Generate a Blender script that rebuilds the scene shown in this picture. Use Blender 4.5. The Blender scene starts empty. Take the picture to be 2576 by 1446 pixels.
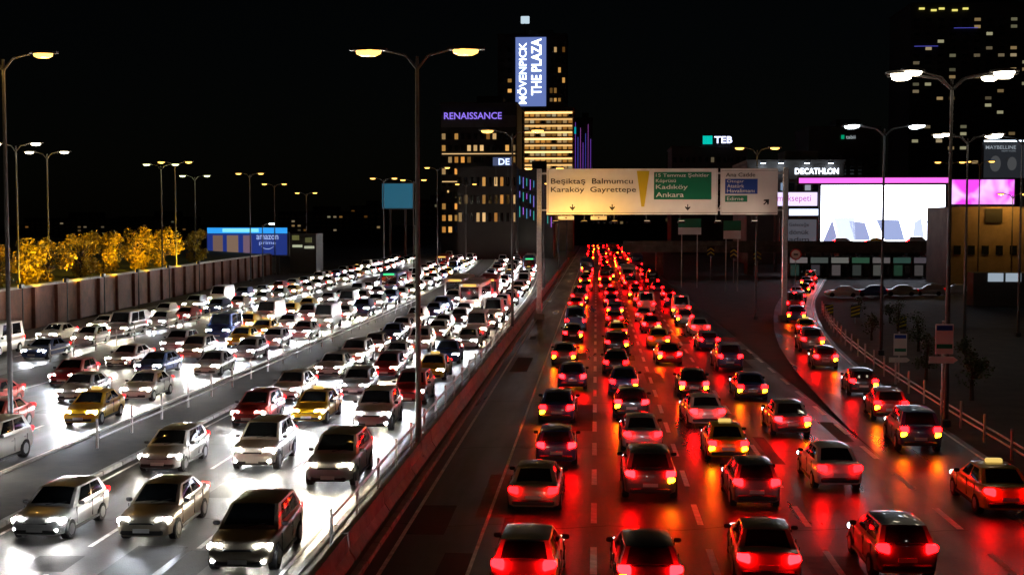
import bpy, bmesh, math, random
from mathutils import Vector, Matrix

# ------------------------------------------------------------------ camera
scene = bpy.context.scene
COL = scene.collection
CAM_H = 9.9
LENS = 43.5
IMG_W, IMG_H = 2576.0, 1446.0
F_PX = LENS / 36.0 * IMG_W
YAW = math.atan(212.0 / F_PX)
PITCH = math.atan(163.0 / math.hypot(F_PX, 212.0))
cam_data = bpy.data.cameras.new("camera")
cam_data.lens = LENS
cam_data.sensor_width = 36.0
cam_data.clip_start = 0.5
cam_data.clip_end = 6000.0
cam = bpy.data.objects.new("camera", cam_data)
COL.objects.link(cam)
cam.location = (0, 0, CAM_H)
cam.rotation_euler = (math.pi / 2 - PITCH, 0, YAW)
scene.camera = cam

# ------------------------------------------------------------------ night sky, moon, exposure
world = bpy.data.worlds.new("World")
scene.world = world
world.use_nodes = True
wn = world.node_tree
sky_node = wn.nodes.new("ShaderNodeTexSky")
sky_node.sky_type = 'NISHITA'
sky_node.sun_disc = False
sky_node.sun_elevation = math.radians(14)
sky_node.sun_rotation = math.radians(200)
wn.nodes["Background"].inputs["Strength"].default_value = 0.00022
wn.links.new(sky_node.outputs[0], wn.nodes["Background"].inputs["Color"])

moon_data = bpy.data.lights.new("moon", 'SUN')
moon_data.energy = 0.004
moon_data.angle = math.radians(0.5)
moon_data.color = (1.0, 0.93, 0.85)
moon = bpy.data.objects.new("moon", moon_data)
COL.objects.link(moon)
moon.rotation_euler = (math.radians(50), 0, math.radians(20))

vs = scene.view_settings
vs.view_transform = 'Standard'
vs.look = 'None'
vs.exposure = 0.0
vs.gamma = 1.0
vs.use_curve_mapping = False
scene.cycles.use_denoising = True
scene.cycles.sample_clamp_indirect = 4.0
scene.cycles.max_bounces = 5
scene.cycles.use_light_tree = True

rnd = random.Random(11)

# ------------------------------------------------------------------ pixel helper: a point at depth Y
CR = cam.rotation_euler.to_matrix()
def ray(px, py):
    return CR @ Vector((px - IMG_W / 2, IMG_H / 2 - py, -F_PX))
def at(px, py, Y):
    d = ray(px, py)
    t = Y / d.y
    return Vector((d.x * t, Y, CAM_H + d.z * t))
def to_px(x, y, z):
    v = CR.transposed() @ (Vector((x, y, z)) - Vector((0, 0, CAM_H)))
    return (IMG_W / 2 - v.x / v.z * F_PX, IMG_H / 2 + v.y / v.z * F_PX)

# ------------------------------------------------------------------ materials
MATS = {}
def principled(name, color, rough=0.6, metal=0.0, spec=0.5, noise=0.0, nscale=4.0, bump=0.0, bscale=40.0, coat=0.0):
    m = bpy.data.materials.new(name)
    m.use_nodes = True
    nt = m.node_tree
    p = nt.nodes["Principled BSDF"]
    p.inputs["Base Color"].default_value = (*color, 1)
    p.inputs["Roughness"].default_value = rough
    p.inputs["Metallic"].default_value = metal
    p.inputs["Specular IOR Level"].default_value = spec
    p.inputs["Coat Weight"].default_value = coat
    tc = None
    if noise > 0 or bump > 0:
        tc = nt.nodes.new("ShaderNodeTexCoord")
    if noise > 0:
        n = nt.nodes.new("ShaderNodeTexNoise")
        n.inputs["Scale"].default_value = nscale
        n.inputs["Detail"].default_value = 6
        n.inputs["Roughness"].default_value = 0.65
        nt.links.new(tc.outputs["Object"], n.inputs["Vector"])
        r = nt.nodes.new("ShaderNodeMapRange")
        r.inputs["From Min"].default_value = 0.3
        r.inputs["From Max"].default_value = 0.7
        r.inputs["To Min"].default_value = 1 - noise
        r.inputs["To Max"].default_value = 1 + noise
        nt.links.new(n.outputs["Fac"], r.inputs["Value"])
        mx = nt.nodes.new("ShaderNodeMix")
        mx.data_type = 'RGBA'
        mx.blend_type = 'MULTIPLY'
        mx.inputs["Factor"].default_value = 1.0
        mx.inputs[6].default_value = (*color, 1)
        nt.links.new(r.outputs["Result"], mx.inputs[7])
        nt.links.new(mx.outputs[2], p.inputs["Base Color"])
    if bump > 0:
        n2 = nt.nodes.new("ShaderNodeTexNoise")
        n2.inputs["Scale"].default_value = bscale
        n2.inputs["Detail"].default_value = 3
        nt.links.new(tc.outputs["Object"], n2.inputs["Vector"])
        b = nt.nodes.new("ShaderNodeBump")
        b.inputs["Strength"].default_value = bump
        b.inputs["Distance"].default_value = 0.02
        nt.links.new(n2.outputs["Fac"], b.inputs["Height"])
        nt.links.new(b.outputs["Normal"], p.inputs["Normal"])
    MATS[name] = m
    return m

def emissive(name, color, strength, from_object=False):
    m = bpy.data.materials.new(name)
    m.use_nodes = True
    nt = m.node_tree
    p = nt.nodes["Principled BSDF"]
    p.inputs["Base Color"].default_value = (0.02, 0.02, 0.02, 1)
    p.inputs["Roughness"].default_value = 0.3
    p.inputs["Emission Color"].default_value = (*color, 1)
    p.inputs["Emission Strength"].default_value = strength
    if from_object:
        oi = nt.nodes.new("ShaderNodeObjectInfo")
        nt.links.new(oi.outputs["Color"], p.inputs["Emission Color"])
    MATS[name] = m
    return m

# damp asphalt: worn wheel tracks, patches and fine aggregate
def asphalt(name, color, r0, r1):
    m = principled(name, color, 0.4, noise=0.35, nscale=0.9, bump=0.5, bscale=14.0)
    nt = m.node_tree
    p = nt.nodes["Principled BSDF"]
    tc = nt.nodes.new("ShaderNodeTexCoord")
    mp = nt.nodes.new("ShaderNodeMapping")
    mp.inputs["Scale"].default_value = (0.55, 0.06, 1)
    nt.links.new(tc.outputs["Object"], mp.inputs["Vector"])
    n = nt.nodes.new("ShaderNodeTexNoise")
    n.inputs["Scale"].default_value = 1.0
    n.inputs["Detail"].default_value = 5
    nt.links.new(mp.outputs["Vector"], n.inputs["Vector"])
    r = nt.nodes.new("ShaderNodeMapRange")
    r.inputs["From Min"].default_value = 0.35
    r.inputs["From Max"].default_value = 0.65
    r.inputs["To Min"].default_value = r0
    r.inputs["To Max"].default_value = r1
    nt.links.new(n.outputs["Fac"], r.inputs["Value"])
    nt.links.new(r.outputs["Result"], p.inputs["Roughness"])
    return m

asphalt("asphalt_in", (0.055, 0.053, 0.05), 0.34, 0.6)
asphalt("asphalt_out", (0.045, 0.044, 0.043), 0.27, 0.5)
principled("dry_asphalt", (0.04, 0.038, 0.037), 0.85, noise=0.4, nscale=0.7, bump=0.3, bscale=6)
principled("pole_paint", (0.06, 0.06, 0.06), 0.6, noise=0.3, nscale=3)
principled("earth", (0.035, 0.028, 0.02), 0.9, noise=0.5, nscale=0.6, bump=0.6, bscale=3)
principled("paving", (0.11, 0.1, 0.09), 0.7, noise=0.3, nscale=1.2, bump=0.3, bscale=8)
principled("concrete", (0.28, 0.27, 0.25), 0.75, noise=0.35, nscale=1.6, bump=0.3, bscale=12)
principled("dark_concrete", (0.1, 0.085, 0.07), 0.85, noise=0.4, nscale=0.8, bump=0.3, bscale=5)
principled("brick_wall", (0.1, 0.032, 0.016), 0.8, noise=0.5, nscale=0.7, bump=0.4, bscale=4)
principled("road_paint", (0.78, 0.76, 0.72), 0.6, noise=0.35, nscale=3)
principled("steel", (0.42, 0.42, 0.42), 0.4, metal=0.9, noise=0.2, nscale=3)
principled("dark_steel", (0.05, 0.05, 0.052), 0.5, metal=0.5)
principled("galvanised", (0.5, 0.5, 0.49), 0.45, metal=0.7, noise=0.25, nscale=5)
principled("tyre", (0.012, 0.012, 0.012), 0.85)
principled("rim", (0.4, 0.4, 0.42), 0.35, metal=0.9)
principled("car_glass", (0.01, 0.012, 0.014), 0.06, spec=0.8)
principled("black_trim", (0.015, 0.015, 0.016), 0.55)
principled("plate_white", (0.7, 0.7, 0.68), 0.5)
principled("facade_dark", (0.02, 0.019, 0.018), 0.7, noise=0.3, nscale=0.1)
principled("facade_mid", (0.09, 0.085, 0.08), 0.7, noise=0.3, nscale=0.15)
principled("facade_warm", (0.22, 0.16, 0.1), 0.8, noise=0.3, nscale=0.3)
principled("pane_dark", (0.012, 0.014, 0.018), 0.08, spec=0.8)
principled("sign_white", (0.72, 0.71, 0.68), 0.45, noise=0.06, nscale=0.6)
principled("sign_green", (0.0, 0.16, 0.075), 0.45)
principled("sign_blue", (0.01, 0.05, 0.3), 0.45)
principled("sign_yellow", (0.55, 0.42, 0.01), 0.45)
principled("sign_black", (0.02, 0.02, 0.02), 0.5)
principled("sign_red", (0.5, 0.02, 0.02), 0.45)
principled("bark", (0.06, 0.042, 0.028), 0.9, noise=0.4, nscale=6, bump=0.6, bscale=20)
principled("leaf_yellow", (0.32, 0.22, 0.005), 0.55, noise=0.5, nscale=1.5)
principled("leaf_green", (0.04, 0.065, 0.02), 0.6, noise=0.5, nscale=1.5)
principled("grass", (0.03, 0.045, 0.015), 0.9, noise=0.4, nscale=2)
emissive("headlight", (1, 1, 1), 620.0, True)
emissive("taillight", (1, 1, 1), 120.0, True)
emissive("lamp_lens", (1, 1, 1), 12.0, True)
emissive("lit", (1, 1, 1), 1.0, True)

# car paint takes the colour of the object
cp = principled("car_paint", (0.5, 0.5, 0.5), 0.32, metal=0.15, coat=0.6)
oi = cp.node_tree.nodes.new("ShaderNodeObjectInfo")
cp.node_tree.links.new(oi.outputs["Color"], cp.node_tree.nodes["Principled BSDF"].inputs["Base Color"])

# mixed colour screen (moving advert, out of register)
def screen_noise(name, c1, c2, strength, scale):
    m = emissive(name, c1, strength)
    nt = m.node_tree
    p = nt.nodes["Principled BSDF"]
    tc = nt.nodes.new("ShaderNodeTexCoord")
    n = nt.nodes.new("ShaderNodeTexNoise")
    n.inputs["Scale"].default_value = scale
    n.inputs["Detail"].default_value = 1.5
    n.inputs["Distortion"].default_value = 1.2
    nt.links.new(tc.outputs["Object"], n.inputs["Vector"])
    cr = nt.nodes.new("ShaderNodeValToRGB")
    cr.color_ramp.elements[0].position = 0.42
    cr.color_ramp.elements[0].color = (*c1, 1)
    cr.color_ramp.elements[1].position = 0.66
    cr.color_ramp.elements[1].color = (*c2, 1)
    nt.links.new(n.outputs["Fac"], cr.inputs["Fac"])
    nt.links.new(cr.outputs["Color"], p.inputs["Emission Color"])
    return m
screen_noise("pink_screen", (0.62, 0.05, 0.6), (0.75, 0.45, 0.95), 1.6, 0.22)

# ------------------------------------------------------------------ mesh builder
class MB:
    def __init__(self):
        self.v, self.f = [], []
    def poly(self, pts):
        i = len(self.v)
        self.v += [tuple(p) for p in pts]
        self.f.append(tuple(range(i, i + len(pts))))
        return self
    def box(self, c, s, ch=0.0):
        cx, cy, cz = c
        hx, hy, hz = s[0] / 2, s[1] / 2, s[2] / 2
        if ch <= 0:
            i = len(self.v)
            for dx, dy, dz in ((-1,-1,-1),(1,-1,-1),(1,1,-1),(-1,1,-1),(-1,-1,1),(1,-1,1),(1,1,1),(-1,1,1)):
                self.v.append((cx + dx * hx, cy + dy * hy, cz + dz * hz))
            for f in ((0,3,2,1),(4,5,6,7),(0,1,5,4),(1,2,6,5),(2,3,7,6),(3,0,4,7)):
                self.f.append(tuple(i + k for k in f))
        else:
            ch = min(ch, hx * 0.9, hy * 0.9, hz * 0.9)
            ring = lambda ax, ay, z: [(cx + a, cy + b, z) for a, b in ((-ax + ch, -ay), (ax - ch, -ay), (ax, -ay + ch), (ax, ay - ch), (ax - ch, ay), (-ax + ch, ay), (-ax, ay - ch), (-ax, -ay + ch))]
            self.loft([ring(hx - ch, hy - ch, cz - hz), ring(hx, hy, cz - hz + ch), ring(hx, hy, cz + hz - ch), ring(hx - ch, hy - ch, cz + hz)])
        return self
    def loft(self, rings, cap=True):
        i = len(self.v)
        n = len(rings[0])
        for r in rings:
            self.v += [tuple(p) for p in r]
        for a in range(len(rings) - 1):
            for k in range(n):
                q = (k + 1) % n
                self.f.append((i + a * n + k, i + a * n + q, i + (a + 1) * n + q, i + (a + 1) * n + k))
        if cap:
            self.f.append(tuple(i + k for k in reversed(range(n))))
            b = i + (len(rings) - 1) * n
            self.f.append(tuple(b + k for k in range(n)))
        return self
    def tube(self, pts, radii, n=8, cap=True):
        rings = []
        for j, p in enumerate(pts):
            p = Vector(p)
            a = Vector(pts[max(j - 1, 0)])
            b = Vector(pts[min(j + 1, len(pts) - 1)])
            d = (b - a).normalized()
            u = d.orthogonal().normalized() if abs(d.z) > 0.99 else d.cross(Vector((0, 0, 1))).normalized()
            w = d.cross(u)
            r = radii[j] if isinstance(radii, (list, tuple)) else radii
            rings.append([p + u * r * math.cos(2 * math.pi * k / n) + w * r * math.sin(2 * math.pi * k / n) for k in range(n)])
        return self.loft(rings, cap)
    def mesh(self, name, mat, smooth=0):
        me = bpy.data.meshes.new(name)
        me.from_pydata(self.v, [], self.f)
        me.update()
        bm = bmesh.new()
        bm.from_mesh(me)
        bmesh.ops.recalc_face_normals(bm, faces=bm.faces)
        bm.to_mesh(me)
        bm.free()
        me.materials.append(MATS[mat] if isinstance(mat, str) else mat)
        if smooth:
            for p in me.polygons:
                p.use_smooth = True
            me.set_sharp_from_angle(angle=math.radians(smooth))
        return me
    def build(self, name, mat, parent=None, loc=(0, 0, 0), smooth=0, color=None):
        return link(name, self.mesh(name, mat, smooth), parent, loc, color=color)

def link(name, data, parent=None, loc=(0, 0, 0), rot=None, color=None, scale=None):
    o = bpy.data.objects.new(name, data)
    COL.objects.link(o)
    o.location = loc
    if rot: o.rotation_euler = rot
    if scale: o.scale = scale
    if parent: o.parent = parent
    if color: o.color = (*color[:3], 1)
    return o
def tag(o, label, cat, group=None):
    o["label"] = label
    o["category"] = cat
    if group: o["group"] = group
    return o
def thing(name, label, cat, loc, rz=0.0, group=None):
    o = link(name, None, None, loc, (0, 0, rz))
    return tag(o, label, cat, group)
def struct(o, kind="structure"):
    o["kind"] = kind
    return o
ONES = ["", "first", "second", "third", "fourth", "fifth", "sixth", "seventh", "eighth", "ninth", "tenth", "eleventh", "twelfth", "thirteenth", "fourteenth", "fifteenth", "sixteenth", "seventeenth", "eighteenth", "nineteenth"]
TENS = {2: ("twentieth", "twenty"), 3: ("thirtieth", "thirty"), 4: ("fortieth", "forty"), 5: ("fiftieth", "fifty"), 6: ("sixtieth", "sixty")}
def ordinal(n):
    if n < 20: return ONES[n]
    t, u = divmod(n, 10)
    return TENS[t][0] if u == 0 else TENS[t][1] + "-" + ONES[u]

TEXT_CACHE = {}
def text_mesh(s, mat, w=None, h=None, depth=0.02, bold=0.0):
    """letters standing upright, facing -Y, centred on the origin, fitted to w x h"""
    cu = bpy.data.curves.new("lettering", 'FONT')
    cu.body = s
    cu.size = 1.0
    cu.extrude = 0.02
    cu.offset = bold
    cu.resolution_u = 3
    ob = bpy.data.objects.new("lettering", cu)
    me = bpy.data.meshes.new_from_object(ob)
    bpy.data.objects.remove(ob)
    xs = [v.co.x for v in me.vertices]; ys = [v.co.y for v in me.vertices]
    cx, cy = (min(xs) + max(xs)) / 2, (min(ys) + max(ys)) / 2
    tw, th = max(xs) - min(xs), max(ys) - min(ys)
    sx = (w / tw) if w else None
    sy = (h / th) if h else None
    sx = sx or sy; sy = sy or sx
    for v in me.vertices:
        x, y, z = v.co
        v.co = ((x - cx) * sx, -z / 0.02 * depth, (y - cy) * sy)
    me.materials.clear()
    me.materials.append(MATS[mat])
    me.name = "lettering"
    return me
def lettering(s, parent, pos, mat="lit", w=None, h=None, color=None, name="lettering", rot=None, bold=0.0, depth=0.02):
    o = link(name, text_mesh(s, mat, w, h, depth, bold), parent, Vector(pos) - parent.matrix_basis.translation if parent.type == 'EMPTY' else pos, rot, color)
    return o

# ================================================================== THE SETTING
def bend(Y):
    if Y < 120: return 0.0
    q = min(Y, 400.0) - 120.0
    d = -q * q * 1.7e-4
    if Y > 400: d -= (Y - 400) * 2 * 280 * 1.7e-4
    return d
EXIT_PTS = [(0, 13.9), (35, 13.9), (60, 14.3), (100, 16.6), (150, 23.5), (230, 40), (330, 64), (420, 88)]
def interp(pts, Y):
    for (a, xa), (b, xb) in zip(pts, pts[1:]):
        if Y <= b:
            t = (Y - a) / (b - a)
            return xa + (xb - xa) * t
    return pts[-1][1]
def exit_x(Y):
    return (interp(EXIT_PTS, Y - 14) + interp(EXIT_PTS, Y) + interp(EXIT_PTS, Y + 14)) / 3 if Y > 14 else 13.9

def strip(lf, rf, y0, y1, z, step=8.0):
    mb = MB()
    n = int((y1 - y0) / step)
    ys = [y0 + (y1 - y0) * k / n for k in range(n + 1)]
    for y in ys:
        mb.v += [(lf(y), y, z), (rf(y), y, z)]
    for k in range(n):
        mb.f.append((2 * k, 2 * k + 1, 2 * k + 3, 2 * k + 2))
    return mb

g = MB().poly([(-2500, -60, -0.12), (2500, -60, -0.12), (2500, 5000, -0.12), (-2500, 5000, -0.12)])
struct(g.build("ground", "earth"))
road_out = struct(strip(lambda y: -6.55, lambda y: 12.05, 4, 900, 0.0).build("road_outbound", "asphalt_out"))
exit_rd = struct(strip(lambda y: max(12.05, exit_x(y) - 2.3), lambda y: exit_x(y) + 2.3, 4, 420, -0.004).build("exit_road", "asphalt_out"))
road_in = struct(strip(lambda y: -19.3 + bend(y), lambda y: -8.45 + bend(y), 4, 900, 0.0).build("road_inbound", "asphalt_in"))
road_in2 = struct(strip(lambda y: -34.5 + bend(y), lambda y: -23.3 + bend(y), 4, 900, 0.0).build("road_inbound_outer", "asphalt_in"))
front_rd = struct(strip(lambda y: -47.6 + bend(y), lambda y: -38.6 + bend(y), 4, 900, 0.0).build("frontage_road", "asphalt_in"))
verge_l = struct(strip(lambda y: -38.6 + bend(y), lambda y: -34.5 + bend(y), 4, 900, -0.02).build("verge", "paving"))
# raised median and separator, each with kerb stones
med = struct(strip(lambda y: -8.2 + bend(y), lambda y: -6.8, 4, 900, 0.12).build("median", "paving"))
sep = struct(strip(lambda y: -23.05 + bend(y), lambda y: -19.55 + bend(y), 4, 900, 0.12).build("separator", "earth"))
pave_l = struct(strip(lambda y: -52.0 + bend(y), lambda y: -47.9 + bend(y), 4, 900, 0.12).build("pavement", "paving"))
kerb_me = MB().box((0, 0, 0.02), (0.25, 1.94, 0.28), 0.03).mesh("kerb_stone", "concrete")
def kerbs(parent, fx, y0, y1, limit):
    n = 0
    y = y0
    rest = MB()
    while y < y1:
        x = fx(y)
        a = math.atan2(fx(y + 1) - x, 1.0)
        if n < limit:
            link("kerb_stone", kerb_me, parent, (x, y, 0), (0, 0, -a))
        else:
            rest.box((x, y, 0.02), (0.25, 1.98, 0.28))
        n += 1
        y += 2.0
    if rest.v:
        struct(rest.build("kerb_run", "concrete", parent), "stuff")
kerbs(med, lambda y: -8.325 + bend(y), 30, 360, 90)
kerbs(med, lambda y: -6.675, 30, 360, 90)
kerbs(sep, lambda y: -19.425 + bend(y), 36, 360, 70)
kerbs(sep, lambda y: -23.175 + bend(y), 36, 360, 70)
kerbs(pave_l, lambda y: -47.75 + bend(y), 80, 330, 70)

# lane paint
dash_me = MB().poly([(-0.08, -1.5, 0), (0.08, -1.5, 0), (0.08, 1.5, 0), (-0.08, 1.5, 0)]).mesh("lane_dash", "road_paint")
def dashes(parent, fx, y0, y1, wide=1.0):
    y = y0
    while y < y1:
        x = fx(y)
        a = math.atan2(fx(y + 1) - x, 1.0)
        link("lane_dash", dash_me, parent, (x, y, 0.005), (0, 0, -a), scale=(wide, 1, 1))
        y += 6.0
for x in (-0.05, 3.45, 6.95):
    dashes(road_out, lambda y, x=x: x, 30, 210, 1.25)
dashes(road_out, lambda y: 11.8, 30, 100, 1.4)
for x in (-12.05, -15.45):
    dashes(road_in, lambda y, x=x: x + bend(y), 32, 200)
for x in (-27.0, -30.4):
    dashes(road_in2, lambda y, x=x: x + bend(y), 45, 200)
dashes(front_rd, lambda y: -43.0 + bend(y), 90, 200)
def edge_line(parent, fx, y0, y1, w=0.13):
    strip(lambda y: fx(y) - w / 2, lambda y: fx(y) + w / 2, y0, y1, 0.006).build("edge_line", "road_paint", parent)
edge_line(road_out, lambda y: -6.1, 6, 500)
edge_line(road_out, lambda y: -3.6, 6, 500, 0.11)
edge_line(road_in, lambda y: -8.85 + bend(y), 6, 500)
edge_line(road_in, lambda y: -18.9 + bend(y), 6, 500)
edge_line(road_in2, lambda y: -23.7 + bend(y), 6, 500)
edge_line(road_in2, lambda y: -34.1 + bend(y), 6, 500)
edge_line(exit_rd, lambda y: exit_x(y) + 1.95, 6, 400)

# repairs, joints and manholes in the carriageways
principled("patch_dark", (0.022, 0.021, 0.02), 0.75, noise=0.4, nscale=2.0, bump=0.4, bscale=18)
principled("patch_pale", (0.085, 0.082, 0.076), 0.7, noise=0.4, nscale=2.0, bump=0.4, bscale=18)
pr = random.Random(31)
for rd, xa, xb, n in ((road_out, -6.0, 11.5, 26), (road_in, -18.6, -9.2, 16), (road_in2, -33.5, -24.5, 8)):
    for k in range(n):
        y = 33 + 75 * pr.random() ** 1.3
        x = pr.uniform(xa, xb)
        w, L = pr.uniform(0.5, 1.6), pr.uniform(1.2, 9.0)
        q = [(-w / 2 + pr.uniform(-.08, .08), -L / 2), (w / 2, -L / 2 + pr.uniform(-.1, .1)), (w / 2 + pr.uniform(-.08, .08), L / 2), (-w / 2, L / 2 + pr.uniform(-.1, .1))]
        MB().poly([(x + a, y + b, 0.0022 + 0.00008 * k) for a, b in q]).build("road_patch", pr.choice(["patch_dark", "patch_dark", "patch_pale"]), rd)
    for k in range(5):
        y, x = pr.uniform(36, 90), pr.uniform(xa, xb)
        MB().loft([[(x + 0.32 * math.cos(a), y + 0.32 * math.sin(a), z) for a in [2 * math.pi * i / 14 for i in range(14)]] for z in (0.0, 0.0085)]).build("manhole_cover", "dark_steel", rd)
for y in range(40, 100, 14):
    for rd, xa, xb in ((road_out, -6.5, 12.0), (road_in, -19.25, -8.5)):
        pts = [(xa + (xb - xa) * i / 24, y + 0.25 * math.sin(i * 1.3 + y) + pr.uniform(-.12, .12)) for i in range(25)]
        m = MB()
        for (ax, ay), (bx, by) in zip(pts, pts[1:]):
            m.poly([(ax, ay, 0.0046), (bx, by, 0.0046), (bx, by + 0.06, 0.0046), (ax, ay + 0.06, 0.0046)])
        m.build("sealed_crack", "patch_dark", rd)

# concrete median barrier, segment by segment
prof = [(-0.3, 0), (0.3, 0), (0.3, 0.08), (0.14, 0.32), (0.09, 0.82), (-0.09, 0.82), (-0.14, 0.32), (-0.3, 0.08)]
bar_me = MB().loft([[(x, -2.93, z) for x, z in prof], [(x, 2.93, z) for x, z in prof]]).mesh("barrier_segment", "concrete")
for k in range(50):
    o = link("barrier_segment", bar_me, None, (-7.25 + rnd.uniform(-0.015, 0.015), 26 + 6 * k, 0.12))
    tag(o, f"grey concrete median barrier segment, {ordinal(k + 1)} from the camera", "barrier", "median barrier segments")
# post and rail screen standing on the left half of the median
post_me = MB().box((0, 0, 0.65), (0.09, 0.09, 1.3), 0.01).mesh("post", "galvanised")
def rail_fence(x_fn, y0, n, gap, label, heights, nm="post_and_rail_fence", mat="galvanised"):
    t = thing(nm, label, "fence", (x_fn(y0), y0, 0.12))
    for k in range(n + 1):
        y = y0 + k * gap
        link("post", post_me, t, (x_fn(y) - x_fn(y0), y - y0, 0))
    for h in heights:
        pts = [(x_fn(y0 + k * gap) - x_fn(y0) + 0.07, k * gap, h) for k in range(n + 1)]
        MB().tube(pts, 0.045, 6).build("rail", mat, t)
    return t
rail_fence(lambda y: -7.85 + bend(y), 36, 20, 4.0, "galvanised post and rail fence on the median beside the oncoming lanes", (0.55, 1.1))
rail_fence(lambda y: -21.6 + bend(y), 52, 24, 4.0, "galvanised guard rail along the separator between the two oncoming carriageways", (0.45, 0.72))
rail_fence(lambda y: -38.2 + bend(y), 84, 22, 4.0, "galvanised guard rail beside the frontage road on the far left", (0.5, 0.85))
rail_fence(lambda y: exit_x(y) + 2.9, 40, 24, 4.0, "galvanised guard rail on the outer side of the exit road", (0.45, 0.72))

# ================================================================== STREET LAMPS
SODIUM = (1.0, 0.52, 0.1)
WARMW = (1.0, 0.86, 0.62)
COOLW = (0.78, 0.92, 1.0)
GREENW = (0.85, 0.9, 0.42)
def lamp(label, x, y, h, arms, color, power, head=0.9, strength=1.0, group=None, base=0.0, radius=0.2):
    t = thing("street_lamp", label, "street lamp", (x, y, base), 0, group or "street lamps along the roads")
    MB().tube([(0, 0, 0), (0, 0, h * 0.5), (0, 0, h)], [0.13, 0.1, 0.07], 10).build("pole", "pole_paint", t, smooth=40)
    MB().box((0, 0, 0.2), (0.42, 0.42, 0.4), 0.05).build("base", "dark_steel", t)
    for (dx, dy) in arms:
        L = math.hypot(dx, dy)
        ux, uy = dx / L, dy / L
        MB().tube([(0, 0, h - 0.5), (dx * 0.35, dy * 0.35, h + 0.05), (dx, dy, h + 0.25)], [0.07, 0.055, 0.045], 7).build("arm", "pole_paint", t, smooth=40)
        hd = MB()
        rr = []
        for s, w, b in ((-0.05, 0.1, 0.05), (0.15, 0.17, 0.1), (0.6, 0.2, 0.11), (0.95, 0.12, 0.06)):
            c = (dx + ux * s * head, dy + uy * s * head, h + 0.27)
            rr.append([(c[0] - uy * a * w * head, c[1] + ux * a * w * head, c[2] + z * head) for a, z in ((-1, -0.02), (1, -0.02), (0.8, b * 0.8), (0, b), (-0.8, b * 0.8))])
        hd.loft(rr)
        hobj = hd.build("lamp_head", "pole_paint", t)
        c = Vector((dx + ux * 0.45 * head, dy + uy * 0.45 * head, h + 0.22))
        lens = MB()
        ring = lambda r, z: [(c.x + (ux * math.cos(a) * 1.75 - uy * math.sin(a)) * r * head, c.y + (uy * math.cos(a) * 1.75 + ux * math.sin(a)) * r * head, c.z + z * head) for a in [2 * math.pi * k / 10 for k in range(10)]]
        lens.loft([ring(0.2, 0.02), ring(0.19, -0.07), ring(0.12, -0.13)])
        lens.build("lens", "lamp_lens", hobj, smooth=60, color=[q * strength * (0.3 if color in (SODIUM, GREENW) else 1.3) for q in color])
        if power > 0:
            ld = bpy.data.lights.new("lamp_light", 'POINT')
            ld.energy = power
            ld.color = color
            ld.shadow_soft_size = radius
            link("lamp_light", ld, hobj, (c.x, c.y, c.z - 0.28))
    return t

# tall double lamps standing in the median
for k, (y, h) in enumerate(((50, 16.6), (107, 17.6), (172, 17.2), (238, 17.2), (305, 17.2))):
    lamp(f"tall twin-armed sodium lamp on the median, {ordinal(k + 1)} from the camera", -7.25, y, h, [(-1.5, 0), (1.5, 0)] if k else [(-1.3, 0), (1.3, 0)], SODIUM, (25, 80, 80, 50, 40)[k], 1.5, 1.0, "median lamps")
# right-hand masts
def mast(label, px, py, Y, nheads, color, power, head=1.3):
    p = at(px, py, Y)
    arms = []
    for k in range(nheads):
        a = math.pi + (k - (nheads - 1) / 2) * 0.55
        arms.append((1.9 * math.cos(a), -0.2 + 1.5 * math.sin(a)))
        arms.append((-1.9 * math.cos(a), 0.2 - 1.5 * math.sin(a)))
    return lamp(label, p.x, Y, p.z, arms, color, power, head)
mast("tall lighting mast with a cluster of warm white floodlights, nearest on the right", 2395, 200, 61, 3, WARMW, 22, 1.35)
mast("lighting mast with cold bluish heads left of the big warm cluster", 2225, 325, 94, 2, COOLW, 20, 1.3)
mast("lighting mast with warm white heads in front of the dark apartment tower", 2435, 347, 104, 3, WARMW, 14, 1.2)
mast("bluish lighting mast at the right edge above the face banner", 2572, 350, 110, 2, COOLW, 14, 1.3)
for k, (px, py, Y, lab) in enumerate(((1905, 378, 128, "sodium lamp above the right end of the overhead sign"),
                                      (2390, 412, 190, "small sodium lamp above the white screen, left of its pair"),
                                      (2465, 410, 196, "small sodium lamp above the pink screen, right of its pair"),
                                      (2548, 492, 197, "sodium lamp glowing over the amber wall at the right edge"))):
    p = at(px, py, Y)
    lamp(lab, p.x, Y, p.z, [(-1.2, 0), (1.2, 0)], SODIUM, (120, 40, 40, 900)[k], 1.3)
# left-hand lamps
left = [(8, 150, 56, SODIUM, 350, "sodium lamp cut by the left edge, high above the traffic"),
        (40, 368, 112, WARMW, 250, "bright warm white lamp at the far left edge"),
        (118, 388, 128, WARMW, 120, "warm white lamp right of the bright one at the left edge"),
        (405, 418, 158, GREENW, 200, "greenish lamp over the yellow lit trees, left of its sodium neighbour"),
        (440, 412, 165, SODIUM, 250, "sodium lamp over the yellow lit trees, right of the greenish one"),
        (490, 446, 186, GREENW, 250, "lower greenish lamp right of the pair over the trees"),
        (628, 440, 205, SODIUM, 150, "sodium lamp above the blue billboard, left one"),
        (690, 466, 232, SODIUM, 120, "sodium lamp above the blue billboard, right one"),
        (770, 488, 262, SODIUM, 120, "small sodium lamp right of the blue billboard"),
        (660, 566, 205, COOLW, 60, "low cold white lamp lighting the top of the blue billboard"),
        (965, 452, 214, SODIUM, 40, "sodium lamp above the left corner of the teal billboard"),
        (1040, 456, 222, SODIUM, 40, "sodium lamp above the right corner of the teal billboard"),
        (1100, 425, 232, SODIUM, 40, "sodium lamp left of the hotel with purple letters"),
        (1172, 466, 275, SODIUM, 25, "small sodium lamp below the hotel with purple letters")]
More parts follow.
